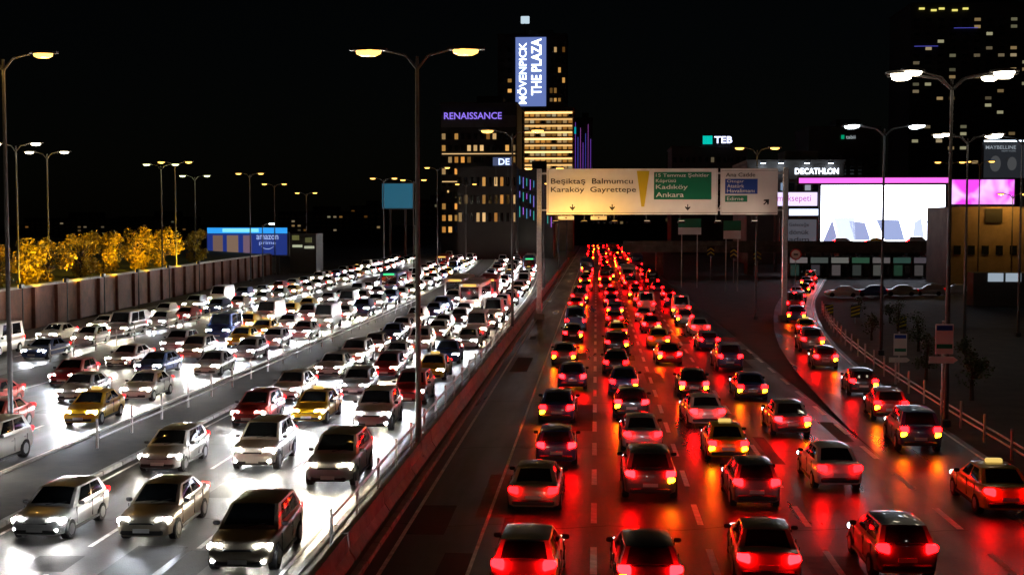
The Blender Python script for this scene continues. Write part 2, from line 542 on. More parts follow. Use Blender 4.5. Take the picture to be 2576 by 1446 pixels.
for px, py, Y, c, pw, lab in left:
    p = at(px, py, Y)
    lamp(lab, p.x, Y, p.z, [(1.3, 0), (-1.3, 0)] if pw != 60 else [(1.0, 0)], c, pw, 1.35)

# ================================================================== OVERHEAD SIGN GANTRY
def rect(px0, py0, px1, py1, Y):
    a, b = at(px0, py1, Y), at(px1, py0, Y)
    return a.x, b.x, a.z, b.z
def panel(name, mat, parent, px0, py0, px1, py1, Y, th=0.06, color=None):
    x0, x1, z0, z1 = rect(px0, py0, px1, py1, Y)
    o = parent.location if parent.type == 'EMPTY' else parent.parent.location
    return MB().box(((x0 + x1) / 2 - o.x, Y - o.y, (z0 + z1) / 2 - o.z), (x1 - x0, th, z1 - z0)).build(name, mat, parent, color=color)
GY = 126.0
gx0, gx1, gz0, gz1 = rect(1373, 422, 1957, 541, GY)
gan = thing("sign_gantry", "steel gantry spanning the outbound lanes behind the overhead road sign", "gantry", (0, GY + 0.8, 0))
for x in (gx0 - 0.7, gx1 + 0.9):
    MB().box((x, 0, gz1 / 2), (0.5, 0.5, gz1), 0.05).build("column", "galvanised", gan)
    MB().box((x, 0, 0.3), (1.1, 1.1, 0.6), 0.05).build("footing", "concrete", gan)
for z in (gz0 + 0.5, gz1 - 0.5):
    for dy in (-0.3, 0.3):
        MB().box(((gx0 + gx1) / 2, dy, z), (gx1 - gx0 + 1.6, 0.16, 0.16)).build("chord", "galvanised", gan)
nseg = 12
for k in range(nseg):
    xa = gx0 + (gx1 - gx0) * k / nseg
    xb = gx0 + (gx1 - gx0) * (k + 1) / nseg
    za, zb = (gz0 + 0.5, gz1 - 0.5) if k % 2 else (gz1 - 0.5, gz0 + 0.5)
    MB().tube([(xa, 0.3, za), (xb, 0.3, zb)], 0.05, 6).build("brace", "galvanised", gan)
for k, (px, pw, c) in enumerate(((1400, 420, SODIUM), (1470, 420, SODIUM), (1545, 260, SODIUM), (1625, 130, (1.0, 0.66, 0.36)), (1710, 110, (1.0, 0.7, 0.45)), (1800, 90, (1.0, 0.72, 0.5)), (1890, 80, (1.0, 0.74, 0.55)))):  # lamps added under the sign to light its face, strongest at the left
    c0 = at(px, 556, GY)
    z = c0.z - 0.1
    MB().tube([(c0.x, -0.6, gz0 + 0.45), (c0.x, -1.2, z), (c0.x, -3.4, z)], 0.05, 6).build("added_lamp_arm", "pole_paint", gan)
    hd = MB().box((c0.x, -3.5, z), (0.7, 0.4, 0.22), 0.05).build("added_sign_lamp", "dark_steel", gan)
    MB().box((c0.x, -3.38, z + 0.115), (0.5, 0.25, 0.03)).build("lens", "lamp_lens", hd, color=[q * 0.2 for q in c])
    ld = bpy.data.lights.new("added_sign_light", 'SPOT'); ld.energy = pw * 1.35; ld.color = c; ld.spot_size = math.radians(130); ld.spot_blend = 0.8; ld.shadow_soft_size = 0.2
    link("added_sign_light", ld, hd, (c0.x, -3.3, z + 0.2), (math.radians(90 + 38), 0, 0))
def road_sign(px0, px1, label):
    x0, x1, z0, z1 = rect(px0, 424, px1, 540, GY)
    t = thing("road_sign", label, "road sign", ((x0 + x1) / 2, GY, z0))
    panel("sign_face", "sign_white", t, px0, 424, px1, 540, GY, 0.12)
    for (a, b, c, d) in ((px0 + 3, 429, px1 - 3, 430.2), (px0 + 3, 534.5, px1 - 3, 535.7), (px0 + 3, 429, px0 + 4.2, 535.7), (px1 - 4.2, 429, px1 - 3, 535.7)):
        panel("border", "sign_black", t, a, b, c, d, GY - 0.065 - (0.004 if b == 429 and d > 500 else 0), 0.012)
    return t
def sign_text(t, s, px0, px1, pyc, hpx, mat, Y, color=None, bold=0.004):
    a, b = at(px0, pyc, Y), at(px1, pyc, Y)
    h = hpx / F_PX * Y
    o = t.location
    return link("lettering", text_mesh(s, mat, b.x - a.x, h, 0.012, bold), t, ((a.x + b.x) / 2 - o.x, Y - o.y, a.z - o.z), color=color)
def arrow(t, px, py, Y, s, ang, mat="sign_black"):
    c = at(px, py, Y) - t.location
    pts = [(-0.12, 0.75), (0.12, 0.75), (0.12, 0.0), (0.62, 0.28), (0.62, -0.05), (0, -0.75), (-0.62, -0.05), (-0.62, 0.28), (-0.12, 0.0)]
    ca, sa = math.cos(ang), math.sin(ang)
    P = [(x * s * ca - z * s * sa, x * s * sa + z * s * ca) for x, z in pts]
    MB().loft([[(c.x + x, Y - t.location.y, c.z + z) for x, z in P], [(c.x + x, Y - t.location.y + 0.012, c.z + z) for x, z in P]]).build("arrow", mat, t)
rs = road_sign(1375, 1806, "wide white overhead road sign with black place names and a green panel")
GT = GY - 0.085
sign_text(rs, "Beşiktaş  Balmumcu", 1386, 1592, 458, 17, "sign_black", GT)
sign_text(rs, "Karaköy  Gayrettepe", 1386, 1600, 479, 17, "sign_black", GT)
for px in (1440, 1540, 1730):
    arrow(rs, px, 522, GT, 0.42, 0)
wa, wb, wc = at(1602, 430, GT) - rs.location, at(1634, 430, GT) - rs.location, at(1617, 520, GT) - rs.location
MB().loft([[(wa.x, wa.y, wa.z), (wb.x, wb.y, wb.z), (wc.x + 0.15, wc.y, wc.z), (wc.x - 0.15, wc.y, wc.z)], [(wa.x, wa.y + .015, wa.z), (wb.x, wb.y + .015, wb.z), (wc.x + 0.15, wc.y + .015, wc.z), (wc.x - 0.15, wc.y + .015, wc.z)]]).build("wedge_marking", "sign_yellow", rs)
gp = panel("green_panel", "sign_green", rs, 1645, 433, 1790, 502, GY - 0.072, 0.02)
for s, a, b, y, h in (("15 Temmuz Şehitler", 1650, 1784, 442, 11), ("Köprüsü", 1650, 1700, 456, 11), ("Kadıköy", 1650, 1730, 472, 14), ("Ankara", 1650, 1720, 490, 12)):
    sign_text(rs, s, a, b, y, h, "sign_white", GT - 0.012)
rs2 = road_sign(1812, 1957, "smaller white overhead road sign with blue panel and slanting arrow, right of the wide one")
sign_text(rs2, "Ana Cadde", 1826, 1900, 440, 10, "sign_black", GT)
panel("blue_panel", "sign_blue", rs2, 1824, 450, 1906, 488, GY - 0.072, 0.02)
for s, a, b, y, h in (("Otogar", 1829, 1872, 457, 9), ("Atatürk", 1829, 1872, 468, 9), ("Havalimanı", 1829, 1898, 480, 9)):
    sign_text(rs2, s, a, b, y, h, "sign_white", GT - 0.012)
panel("green_panel", "sign_green", rs2, 1824, 492, 1880, 508, GY - 0.072, 0.02)
sign_text(rs2, "Edirne", 1829, 1870, 500, 9, "sign_white", GT - 0.012)
arrow(rs2, 1928, 508, GT, 0.5, math.radians(135))
# two small lane plates hanging under the big sign
for px, lab in ((1424, "small white plate hanging under the left end of the overhead sign"), (1506, "small white plate hanging under the middle of the overhead sign")):
    c = at(px, 548, GY)
    t = thing("lane_plate", lab, "sign", (c.x, GY, c.z))
    panel("plate", "sign_white", t, px - 20, 543.5, px + 20, 553, GY - 0.02, 0.04)
    arrow(t, px, 548, GY - 0.05, 0.16, 0)
    for dx in (-0.5, 0.5):
        MB().tube([(dx, 0.05, 0), (dx, 0.05, 0.5)], 0.03, 6).build("hanger", "galvanised", t)

# ================================================================== BUILDINGS
def block(name, label, px0, px1, pytop, Y, depth, mat="facade_dark", cat="building", base_z=0.0, roof=True):
    x0, x1, _, z1 = rect(px0, pytop, px1, pytop + 10, Y)
    t = thing(name, label, cat, ((x0 + x1) / 2, Y, base_z))
    w = x1 - x0
    MB().box((0, depth / 2, (z1 - base_z) / 2), (w, depth, z1 - base_z)).build("wall", mat, t)
    if roof:
        MB().box((0, depth / 2, z1 - base_z + 0.3), (w + 0.5, depth + 0.5, 0.6)).build("parapet", mat, t)
        MB().box((w * 0.12, depth / 2, z1 - base_z + 1.9), (w * 0.35, depth * 0.4, 2.6)).build("plant_room", mat, t)
    t["w"], t["h"] = w, z1 - base_z
    return t
WIN_CACHE = {}
def windows(t, nx, nz, z0, z1, lit_p, colors, frac=(0.6, 0.55), strength=(0.15, 1.2), x0=None, x1=None, r=rnd, dark=True, cells=None):
    w = t["w"]
    x0 = -w / 2 if x0 is None else x0
    x1 = w / 2 if x1 is None else x1
    cw, chh = (x1 - x0) / nx, (z1 - z0) / nz
    key = (round(cw * frac[0], 2), round(chh * frac[1], 2))
    for lit in (0, 1):
        if key + (lit,) not in WIN_CACHE:
            WIN_CACHE[key + (lit,)] = MB().box((0, 0, 0), (key[0], 0.16, key[1])).mesh("window", "lit" if lit else "pane_dark")
    for i in range(nx):
        for j in range(nz):
            is_lit = (cells is not None and (i, j) in cells) or (cells is None and r.random() < lit_p)
            if not is_lit and not dark: continue
            p = (x0 + (i + 0.5) * cw, -0.04, z0 + (j + 0.5) * chh)
            if is_lit:
                c = r.choice(colors); s = r.uniform(*strength)
                link("window", WIN_CACHE[key + (1,)], t, p, color=[q * s for q in c])
            else:
                link("window", WIN_CACHE[key + (0,)], t, p)
AMBER = [(1.0, 0.5, 0.12), (1.0, 0.62, 0.25), (1.0, 0.42, 0.08)]
PALE = [(1.0, 0.78, 0.45), (0.9, 0.85, 0.5), (1.0, 0.68, 0.3)]

# hotel tower with the vertical illuminated letters
mv = block("hotel_tower", "tall dark hotel tower with white vertical letters on a bluish lit panel", 1252, 1425, 88, 520, 26)
H = mv["h"]; W = mv["w"]
windows(mv, 4, 18, 8, H - 4, 0.45, AMBER, (0.62, 0.5), (0.1, 0.7), x0=W * 0.25, x1=W * 0.49)
windows(mv, 2, 18, 8, H - 4, 0.3, AMBER, (0.5, 0.35), (0.2, 0.9), x0=-W * 0.49, x1=-W * 0.27)
pan = panel("sign_panel", "lit", mv, 1297, 94, 1374, 268, 519.7, 0.4, (0.13, 0.19, 0.48))
def vletters(t, s, pxc, py0, py1, wpx, Y, color):
    a, b = at(pxc, py1, Y), at(pxc, py0, Y)
    me = text_mesh(s, "lit", b.z - a.z, wpx / F_PX * Y, 0.15, 0.012)
    o = t.location
    link("lettering", me, t, (a.x - o.x, Y - o.y, (a.z + b.z) / 2 - o.z), (0, -math.pi / 2, 0), color)
vletters(mv, "MÖVENPICK", 1313, 108, 262, 23, 519.2, (2.6, 3.0, 3.6))
vletters(mv, "THE PLAZA", 1349, 98, 240, 25, 519.2, (3.4, 3.8, 4.6))
p = at(1320, 60, 522) - mv.location
MB().tube([(p.x, 3, H), (p.x, 3, p.z + 3)], 0.25, 6).build("mast", "dark_steel", mv)
p0 = at(1320, 48, 520) - mv.location
MB().box((p0.x, 3, p0.z), (3.6, 1.2, 3.0), 0.2).build("rooftop_sign_box", "lit", mv, color=(0.55, 0.7, 0.8))

# hotel with purple letters
rn = block("hotel_block", "broad dark hotel block with dim purple letters along its top floors", 1108, 1300, 262, 380, 26)
H = rn["h"]; W = rn["w"]
windows(rn, 12, 9, 6, H - 8, 0.45, AMBER, (0.55, 0.5), (0.1, 0.9))
MB().box((0, -0.12, H - 5.2), (W * 0.98, 0.2, 3.6)).build("sign_band", "facade_mid", rn)
a = at(1117, 292, 379.5); b = at(1262, 292, 379.5)
link("lettering", text_mesh("RENAISSANCE", "lit", b.x - a.x, 17 / F_PX * 379.5, 0.1, 0.008), rn, ((a.x + b.x) / 2 - rn.location.x, -0.32, a.z), color=(0.32, 0.2, 1.0))
for k in range(6):
    MB().box((-W * 0.4 + k * W * 0.16, -0.5, 19.5), (0.5, 0.4, 0.7), 0.1).build("wall_light", "lit", rn, color=(0.9, 0.55, 0.2))
for k in range(2):
    MB().box((0, -0.35, 22.5 + 8.5 * k), (W * 0.96, 0.25, 0.3)).build("light_strip", "lit", rn, color=(0.8, 0.5, 0.22))

# block of brightly lit floors
lf = block("lit_office_block", "office block with bright golden floors one above another beside the hotel", 1318, 1442, 274, 430, 24, "facade_warm")
H = lf["h"]; W = lf["w"]
nfl = 10
FH = 2.25
for k in range(nfl):
    z = H - 1.8 - k * FH
    s = (2.2, 0.9, 1.1, 1.6, 2.6, 1.0, 2.4, 1.6, 1.0, 0.7)[k]
    MB().box((0, -0.9, z + 1.0), (W + 0.6, 2.2, 0.22)).build("floor_slab", "facade_warm", lf)
    MB().box((0, -0.35, z + 0.45), (W * 0.96, 0.5, 0.55)).build("light_strip", "lit", lf, color=(s * 1.0, s * 0.58, s * 0.2))
windows(lf, 9, nfl, H - 2.2 - nfl * FH + 1.2, H - 2.2 + 1.2, 0.8, AMBER + [(1.0, 0.8, 0.45)], (0.72, 0.45), (0.15, 0.6))

# building with purple and blue light lines
pl = block("light_line_tower", "slim dark tower with purple and blue vertical light lines beside the golden office block", 1443, 1490, 300, 540, 18)
for k in range(7):
    px = 1447 + k * 6.4
    panel("light_line", "lit", pl, px, 308 + (k * 37) % 60, px + 0.9, 432, 539.8, 0.3, [(0.3, 0.1, 0.8), (0.1, 0.12, 0.7), (0.5, 0.12, 0.6)][k % 3])
panel("lit_panel", "lit", pl, 1442, 320, 1449, 337, 539.6, 0.3, (0.0, 0.35, 0.42))
pl2 = block("light_line_block", "low dark block with broken violet and cyan vertical light lines left of the overhead sign", 1290, 1392, 432, 340, 18)
for k in range(11):
    px = 1298 + k * 8.8
    y0 = 440 + (k * 53) % 50
    for q in range(3):
        ya = y0 + q * 38
        panel("light_line", "lit", pl2, px, ya, px + 1.4, ya + 14 + (k * 7 + q * 11) % 16, 339.8, 0.3, [(0.45, 0.14, 0.9), (0.08, 0.35, 0.6), (0.25, 0.2, 0.8), (0.05, 0.45, 0.4)][(k + q) % 4])
for q, (px, py) in enumerate(((1262, 402), )):
    sg = thing("letter_sign", "small bluish white letter sign on a frame below the hotels", "sign", tuple(at(px, py, 330) - Vector((0, 0, 4))))
    panel("sign_panel", "lit", sg, 1240, 396, 1286, 417, 330, 0.3, (0.06, 0.08, 0.16))
    sign_text(sg, "DE", 1254, 1282, 407, 16, "lit", 329.7, (1.1, 1.3, 2.0), 0.02)
    for dx in (-1.6, 1.6):
        MB().box((dx, 0.3, 0.5), (0.2, 0.2, 6)).build("support", "dark_steel", sg)
lower = block("podium_block", "dark podium building under the letter sign", 1150, 1300, 425, 332, 16)
windows(lower, 10, 3, 9, lower["h"] - 1, 0.45, AMBER, (0.5, 0.5), (0.1, 0.9))

# bank sign building
tb = block("bank_building", "low dark building carrying the teal and white rooftop letters", 1690, 1880, 372, 400, 22)
windows(tb, 12, 5, 14, tb["h"] - 2, 0.06, PALE, (0.5, 0.45), (0.05, 0.25))
bs = thing("rooftop_sign", "teal square and white letters glowing on the roof of the bank building", "sign", (at(1812, 372, 399).x, 399, at(1812, 371, 399).z))
panel("logo_square", "lit", bs, 1768, 342, 1792, 363, 399, 0.4, (0.0, 0.55, 0.45))
sign_text(bs, "TEB", 1797, 1842, 352, 17, "lit", 398.8, (1.7, 1.8, 2.6), 0.02)
for dx in (-6, -2, 2, 6):
    MB().box((dx * 0.5, 0.4, 1.0), (0.15, 0.15, 3.2)).build("support", "dark_steel", bs)

# sports store
st = block("sports_store", "long store building with bright white letters and floodlit eaves behind the sign", 1880, 2125, 408, 300, 30, "facade_mid")
panel("fascia", "facade_mid", st, 1884, 416, 2122, 452, 299.85, 0.25)
sign_text(st, "DECATHLON", 2000, 2110, 431, 15, "lit", 299.5, (3.2, 3.5, 4.0), 0.02)
for px in (1920, 1965, 2030, 2090):
    c = at(px, 411, 298.6) - st.location
    o = MB().box((c.x, c.y, c.z + 0.3), (1.3, 0.7, 0.5), 0.1).build("floodlight", "dark_steel", st)
    MB().box((c.x, c.y, c.z - 0.02), (1.1, 0.5, 0.12)).build("lens", "lit", o, color=(7, 8, 10))
    ld = bpy.data.lights.new("floodlight_beam", 'POINT'); ld.energy = 90; ld.color = (0.75, 0.88, 1.0); ld.shadow_soft_size = 0.3
    link("floodlight_beam", ld, o, (c.x, c.y - 0.5, c.z - 0.6))
windows(st, 12, 2, 14, 20, 0.3, [(0.5, 0.7, 1.0), (0.8, 0.85, 1.0)], (0.7, 0.6), (0.1, 0.5))

# dark tower with small streaming sign
tt = block("dark_tower", "dark slab tower with a small green and grey sign, left of the apartment tower", 2035, 2215, 322, 390, 26)
windows(tt, 9, 10, 20, tt["h"] - 8, 0.03, PALE, (0.5, 0.5), (0.03, 0.1))
sign_text(tt, "tabii", 2128, 2152, 345, 9, "lit", 389.6, (0.35, 0.4, 0.42))
panel("sign_mark", "lit", tt, 2116, 340, 2124, 350, 389.6, 0.2, (0.0, 0.3, 0.14))

# apartment tower
ap = block("apartment_tower", "very tall dark apartment tower with scattered pale windows at the upper right", 2292, 2660, 8, 430, 30)
H = ap["h"]; W = ap["w"]
windows(ap, 12, 24, 22, H - 4, 0.2, PALE, (0.5, 0.42), (0.04, 0.35), r=random.Random(5))
for k, px in enumerate((2312, 2342, 2362, 2395, 2422)):
    panel("crown_light", "lit", ap, px, 20 + (k % 2) * 4, px + 14, 25 + (k % 2) * 4, 429.6, 0.3, (0.9, 0.8, 0.18))
for k, (px, py) in enumerate(((2400, 70), (2300, 116))):
    panel("light_line", "lit", ap, px, py, px + 60, py + 1.6, 429.6, 0.3, (0.08, 0.08, 0.5))

# big white LED screen and its neighbours
def billboard(name, label, px0, py0, px1, py1, Y, mat, color=None, legs=3, frame=0.35, th=0.8):
    x0, x1, z0, z1 = rect(px0, py0, px1, py1, Y)
    t = thing(name, label, "billboard", ((x0 + x1) / 2, Y, 0))
    MB().box((0, th / 2, (z0 + z1) / 2), (x1 - x0 + 2 * frame, th, z1 - z0 + 2 * frame), 0.05).build("casing", "dark_steel", t)
    MB().box((0, -0.03, (z0 + z1) / 2), (x1 - x0, 0.1, z1 - z0)).build("screen", mat, t, color=color)
    for k in range(legs):
        x = (x0 - x1) / 2 + (x1 - x0) * (k + 0.5) / legs
        MB().box((x, th / 2 + 0.1, z0 / 2 - frame), (0.6, 0.6, max(z0, 0.5)), 0.05).build("leg", "dark_steel", t)
    return t
bb = billboard("led_screen", "huge glaring white LED screen above the road on the right", 2064, 466, 2378, 610, 250, "lit", (6.5, 6.9, 8.0), 5)
def tri(t, pts, Y, color, name="screen_shape"):
    P = [at(px, py, Y) - t.location for px, py in pts]
    MB().loft([[(q.x, q.y, q.z) for q in P], [(q.x, q.y + 0.02, q.z) for q in P]]).build(name, "lit", t, color=color)
for pts, c in ((((2070, 608), (2094, 552), (2108, 606)), (0.32, 0.36, 0.62)),
               (((2112, 606), (2098, 548), (2150, 548), (2152, 604)), (0.9, 1.0, 1.3)),
               (((2150, 604), (2136, 556), (2176, 560), (2190, 604)), (0.36, 0.42, 0.72)),
               (((2226, 604), (2204, 552), (2262, 554), (2276, 604)), (0.36, 0.44, 0.75)),
               (((2296, 604), (2300, 560), (2318, 548), (2326, 604)), (0.7, 0.8, 1.1)),
               (((2352, 608), (2330, 556), (2368, 560), (2376, 608)), (0.3, 0.36, 0.6))):
    tri(bb, pts, 249.8, c)
b2 = billboard("led_banner", "long magenta LED banner running above the glaring white screen", 2010, 447, 2388, 461, 262, "lit", (1.2, 0.2, 1.0), 3)
b3 = billboard("lilac_board", "lilac lit advertising board with magenta script left of the white screen", 1918, 484, 2056, 518, 256, "lit", (1.0, 0.85, 1.3), 2)
sign_text(b3, "Yemeksepeti", 1932, 2040, 501, 20, "lit", 255.7, (0.6, 0.08, 0.4), 0.0)
b4 = billboard("white_board", "small white lit board under the lilac advertising board", 1985, 526, 2058, 542, 254, "lit", (1.5, 1.7, 2.3), 2)
b5 = billboard("pink_led_screen", "magenta LED screen with pale blotches at the right edge", 2394, 452, 2552, 514, 245, "pink_screen", None, 3)
b6 = billboard("poster_board", "dim grey poster board with dark lettering left of the white screen", 1966, 552, 2054, 618, 240, "lit", (0.07, 0.07, 0.085), 2)
for s, y in (("Geleceğe", 566), ("dönük", 584), ("adım", 602)):
    sign_text(b6, s, 1985, 2035, y, 11, "sign_black", 239.7)
mb_ = billboard("face_banner", "tall dim banner with pale face shapes and silver letters at the right edge", 2474, 362, 2600, 448, 300, "lit", (0.016, 0.018, 0.022), 3)
sign_text(mb_, "MAYBELLINE", 2480, 2556, 371, 8.5, "lit", 299.7, (0.28, 0.32, 0.36))
sign_text(mb_, "NEW YORK", 2520, 2556, 380, 4.5, "lit", 299.7, (0.14, 0.16, 0.18))
for px, r in ((2504, 13), (2546, 11)):
    c = at(px, 412, 299.8) - mb_.location
    s = 300 / F_PX
    MB().loft([[(c.x + r * s * math.cos(a), -0.2 + d, c.z + 1.5 * r * s * math.sin(a)) for a in [2 * math.pi * k / 20 for k in range(20)]] for d in (0, 0.05)]).build("face_shape", "lit", mb_, color=(0.06, 0.062, 0.065))
panel("light_bar", "lit", mb_, 2476, 353, 2576, 357, 299.0, 0.3, (2.2, 2.7, 3.2))

# amber wall building at the right edge
aw = block("amber_wall_building", "low building with an amber lit wall at the right edge below the pink screen", 2392, 2640, 520, 200, 14, "facade_warm", roof=False)
windows(aw, 7, 1, 4.2, 7.0, 0.12, AMBER, (0.5, 0.5), (0.05, 0.2))
panel("sign_board", "sign_black", aw, 2478, 525, 2522, 560, 199.8, 0.12)
# sign_text(aw, "OTEL", 2486, 2516, 538, 9, "sign_white", 199.68)

# blue streaming billboard and lit kiosk on the left
az = billboard("blue_billboard", "blue advertising billboard with pale lettering and cyan lit top beyond the frontage road", 522, 588, 722, 641, 235, "lit", (0.012, 0.03, 0.19), 4)
panel("light_band", "lit", az, 522, 573, 722, 587, 234.6, 0.3, (0.03, 0.36, 0.95))
panel("light_band", "lit", az, 560, 575, 650, 584, 234.3, 0.2, (0.25, 0.85, 0.95))
sign_text(az, "amazon", 645, 700, 597, 11, "lit", 234.7, (0.42, 0.52, 0.85))
sign_text(az, "prime", 652, 694, 612, 11, "lit", 234.7, (0.35, 0.45, 0.8))
cs = at(673, 616, 234.7) - az.location
MB().tube([(cs.x + 1.5 * math.sin(a), cs.y, cs.z + 0.5 - 1.3 * math.cos(a)) for a in [-0.95 + 0.19 * k for k in range(11)]], [0.02 + 0.008 * min(k, 10 - k) * 1.5 for k in range(11)], 6).build("smile_mark", "lit", az, color=(0.4, 0.5, 0.8))
for px, w, c in ((548, 24, (0.16, 0.1, 0.08)), (585, 28, (0.2, 0.13, 0.09)), (622, 20, (0.16, 0.1, 0.14))):
    panel("poster_figure", "lit", az, px - w / 2, 592, px + w / 2, 636, 234.65, 0.06, c)
ks = block("lit_kiosk", "small kiosk with dim greenish lit signs right of the blue billboard", 730, 795, 588, 240, 6, "facade_dark", roof=False)
for (a, b, c, d, col) in ((735, 592, 752, 604, (0.1, 0.1, 0.03)), (768, 598, 784, 610, (0.08, 0.08, 0.03)), (736, 616, 760, 622, (0.42, 0.45, 0.3)), (766, 619, 790, 625, (0.4, 0.42, 0.3))):
    panel("sign_panel", "lit", ks, a, b, c, d, 239.7, 0.3, col)
tl = billboard("teal_billboard", "dim teal billboard above the oncoming traffic", 962, 462, 1038, 524, 330, "lit", (0.015, 0.1, 0.16), 2)

# distant dark skyline so the horizon is not bare
sky_lab = [("far dark flats behind the teal billboard", 880, 960, 520, 620), ("far dark office slab right of the teal billboard", 1045, 1120, 505, 640),
           ("far dark low block behind the overhead sign, left", 1470, 1600, 500, 700), ("far dark low block behind the overhead sign, right", 1600, 1700, 480, 660),
           ("far low dark block left of the blue billboard", 300, 470, 548, 560), ("far low dark block behind the lit kiosk", 700, 880, 535, 600),
           ("far low dark block behind the yellow trees", 60, 280, 552, 540)]
for lab, a, b, top, Y in sky_lab:
    t = block("distant_block", lab, a, b, top, Y, 20)
    windows(t, max(3, int((b - a) / 14)), 4, t["h"] * 0.35, t["h"] - 1, 0.12, AMBER + PALE, (0.5, 0.4), (0.03, 0.2))

# ------------------------------------------------------------------ flyover, shops and car park on the right
fy = thing("flyover", "dark concrete flyover deck crossing behind the exit road on the right", "bridge", (60, 238, 0))
dz0, dz1 = 4.3, 5.6
MB().box((20, 0, (dz0 + dz1) / 2), (150, 9, dz1 - dz0), 0.1).build("deck", "dark_concrete", fy)
MB().box((20, -4.35, dz1 + 0.45), (150, 0.25, 0.9)).build("parapet", "dark_concrete", fy)
for k in range(9):
    MB().box((-48 + 17 * k, 0, dz0 / 2), (1.2, 5, dz0), 0.1).build("pier", "dark_concrete", fy)
shop_cols = [(0.12, 0.1, 0.1), (0.05, 0.06, 0.055), (0.11, 0.11, 0.1), (0.02, 0.06, 0.035), (0.09, 0.08, 0.08), (0.02, 0.05, 0.04), (0.06, 0.05, 0.06)]
for k in range(7):
    px = 1985 + k * 52
    x0, x1, z0, z1 = rect(px, 640, px + 48, 690, 228)
    t = thing("shop_kiosk", f"dim roadside kiosk under the flyover, {ordinal(k + 1)} from the left", "kiosk", ((x0 + x1) / 2, 228, 0), 0, "kiosks under the flyover")
    w = x1 - x0
    MB().box((0, 1.2, 1.9), (w, 2.4, 3.8), 0.05).build("body", "facade_dark", t)
    MB().box((0, -0.05, 3.1), (w * 0.92, 0.12, 1.0)).build("fascia_sign", "lit", t, color=shop_cols[k])
    MB().box((-w * 0.2, -0.04, 1.3), (w * 0.45, 0.1, 1.9)).build("window", "lit", t, color=[q * 0.5 for q in shop_cols[k - 2]])
    MB().box((w * 0.28, -0.04, 1.05), (w * 0.24, 0.1, 2.1)).build("door", "pane_dark", t)
cb = thing("site_cabin", "low cabin with two pale lit windows in the dark on the right", "cabin", tuple(Vector((at(2525, 700, 150).x, 150, 0))))
MB().box((0, 1.3, 2.0), (7.0, 2.6, 4.0), 0.05).build("body", "facade_mid", cb)
for dx in (-0.95, 1.1):
    MB().box((dx, -0.05, 3.45), (1.75, 0.1, 1.0)).build("window", "lit", cb, color=(0.3, 0.36, 0.42))
lot = struct(MB().poly([(30, 120, -0.05), (100, 120, -0.05), (120, 226, -0.05), (46, 226, -0.05)]).build("car_park", "dry_asphalt"))

# ================================================================== VEHICLES
def ring_section(y, w, zl, zt, crown=0.03):
    zm = zl + (zt - zl) * 0.55
    half = [(0.0, zl), (0.78 * w, zl), (0.95 * w, zl + 0.07), (w, zm), (0.97 * w, zt - 0.09), (0.86 * w, zt), (0.45 * w, zt + crown * 0.8), (0.0, zt + crown)]
    return [(x, y, z) for x, z in half] + [(-x, y, z) for x, z in reversed(half[1:-1])]
def smooth_stations(st, k=4):
    out = []
    n = len(st)
    for i in range(n - 1):
        p0, p1, p2, p3 = st[max(i - 1, 0)], st[i], st[i + 1], st[min(i + 2, n - 1)]
        for q in range(k):
            t = q / k
            out.append(tuple(0.5 * (2 * b + (c - a) * t + (2 * a - 5 * b + 4 * c - d) * t * t + (3 * b - a - 3 * c + d) * t ** 3) for a, b, c, d in zip(p0, p1, p2, p3)))
    out.append(st[-1])
    return out
def patch(face, bulge, u0=0.0, u1=1.0, v0=0.0, v1=1.0, off=0.0, nu=8, nv=5):
    a, b, c, d = [Vector(p) for p in face]          # a,b base; c above b, d above a
    nrm = (b - a).cross(d - a).normalized()
    rows = []
    for j in range(nv + 1):
        v = v0 + (v1 - v0) * j / nv
        row = []
        for i in range(nu + 1):
            u = u0 + (u1 - u0) * i / nu
            p = (a * (1 - u) + b * u) * (1 - v) + (d * (1 - u) + c * u) * v
            row.append(p + nrm * (bulge * 4 * u * (1 - u) * (0.45 + 0.55 * 4 * v * (1 - v)) * (1.0 if bulge else 0) + off))
        rows.append(row)
    return rows
def add_grid(mb, rows):
    i0 = len(mb.v)
    n = len(rows[0])
    for r_ in rows:
        mb.v += [tuple(p) for p in r_]
    for j in range(len(rows) - 1):
        for i in range(n - 1):
            mb.f.append((i0 + j * n + i, i0 + j * n + i + 1, i0 + (j + 1) * n + i + 1, i0 + (j + 1) * n + i))
    return mb
def glass(face, bulge, u0, u1, v0, v1):
    mb = add_grid(MB(), patch(face, bulge, u0, u1, v0, v1, 0.01, 6, 3))
    A = patch(face, bulge, u0, u1, v0, v1, 0.01, 1, 1)
    return mb
CARS = {}
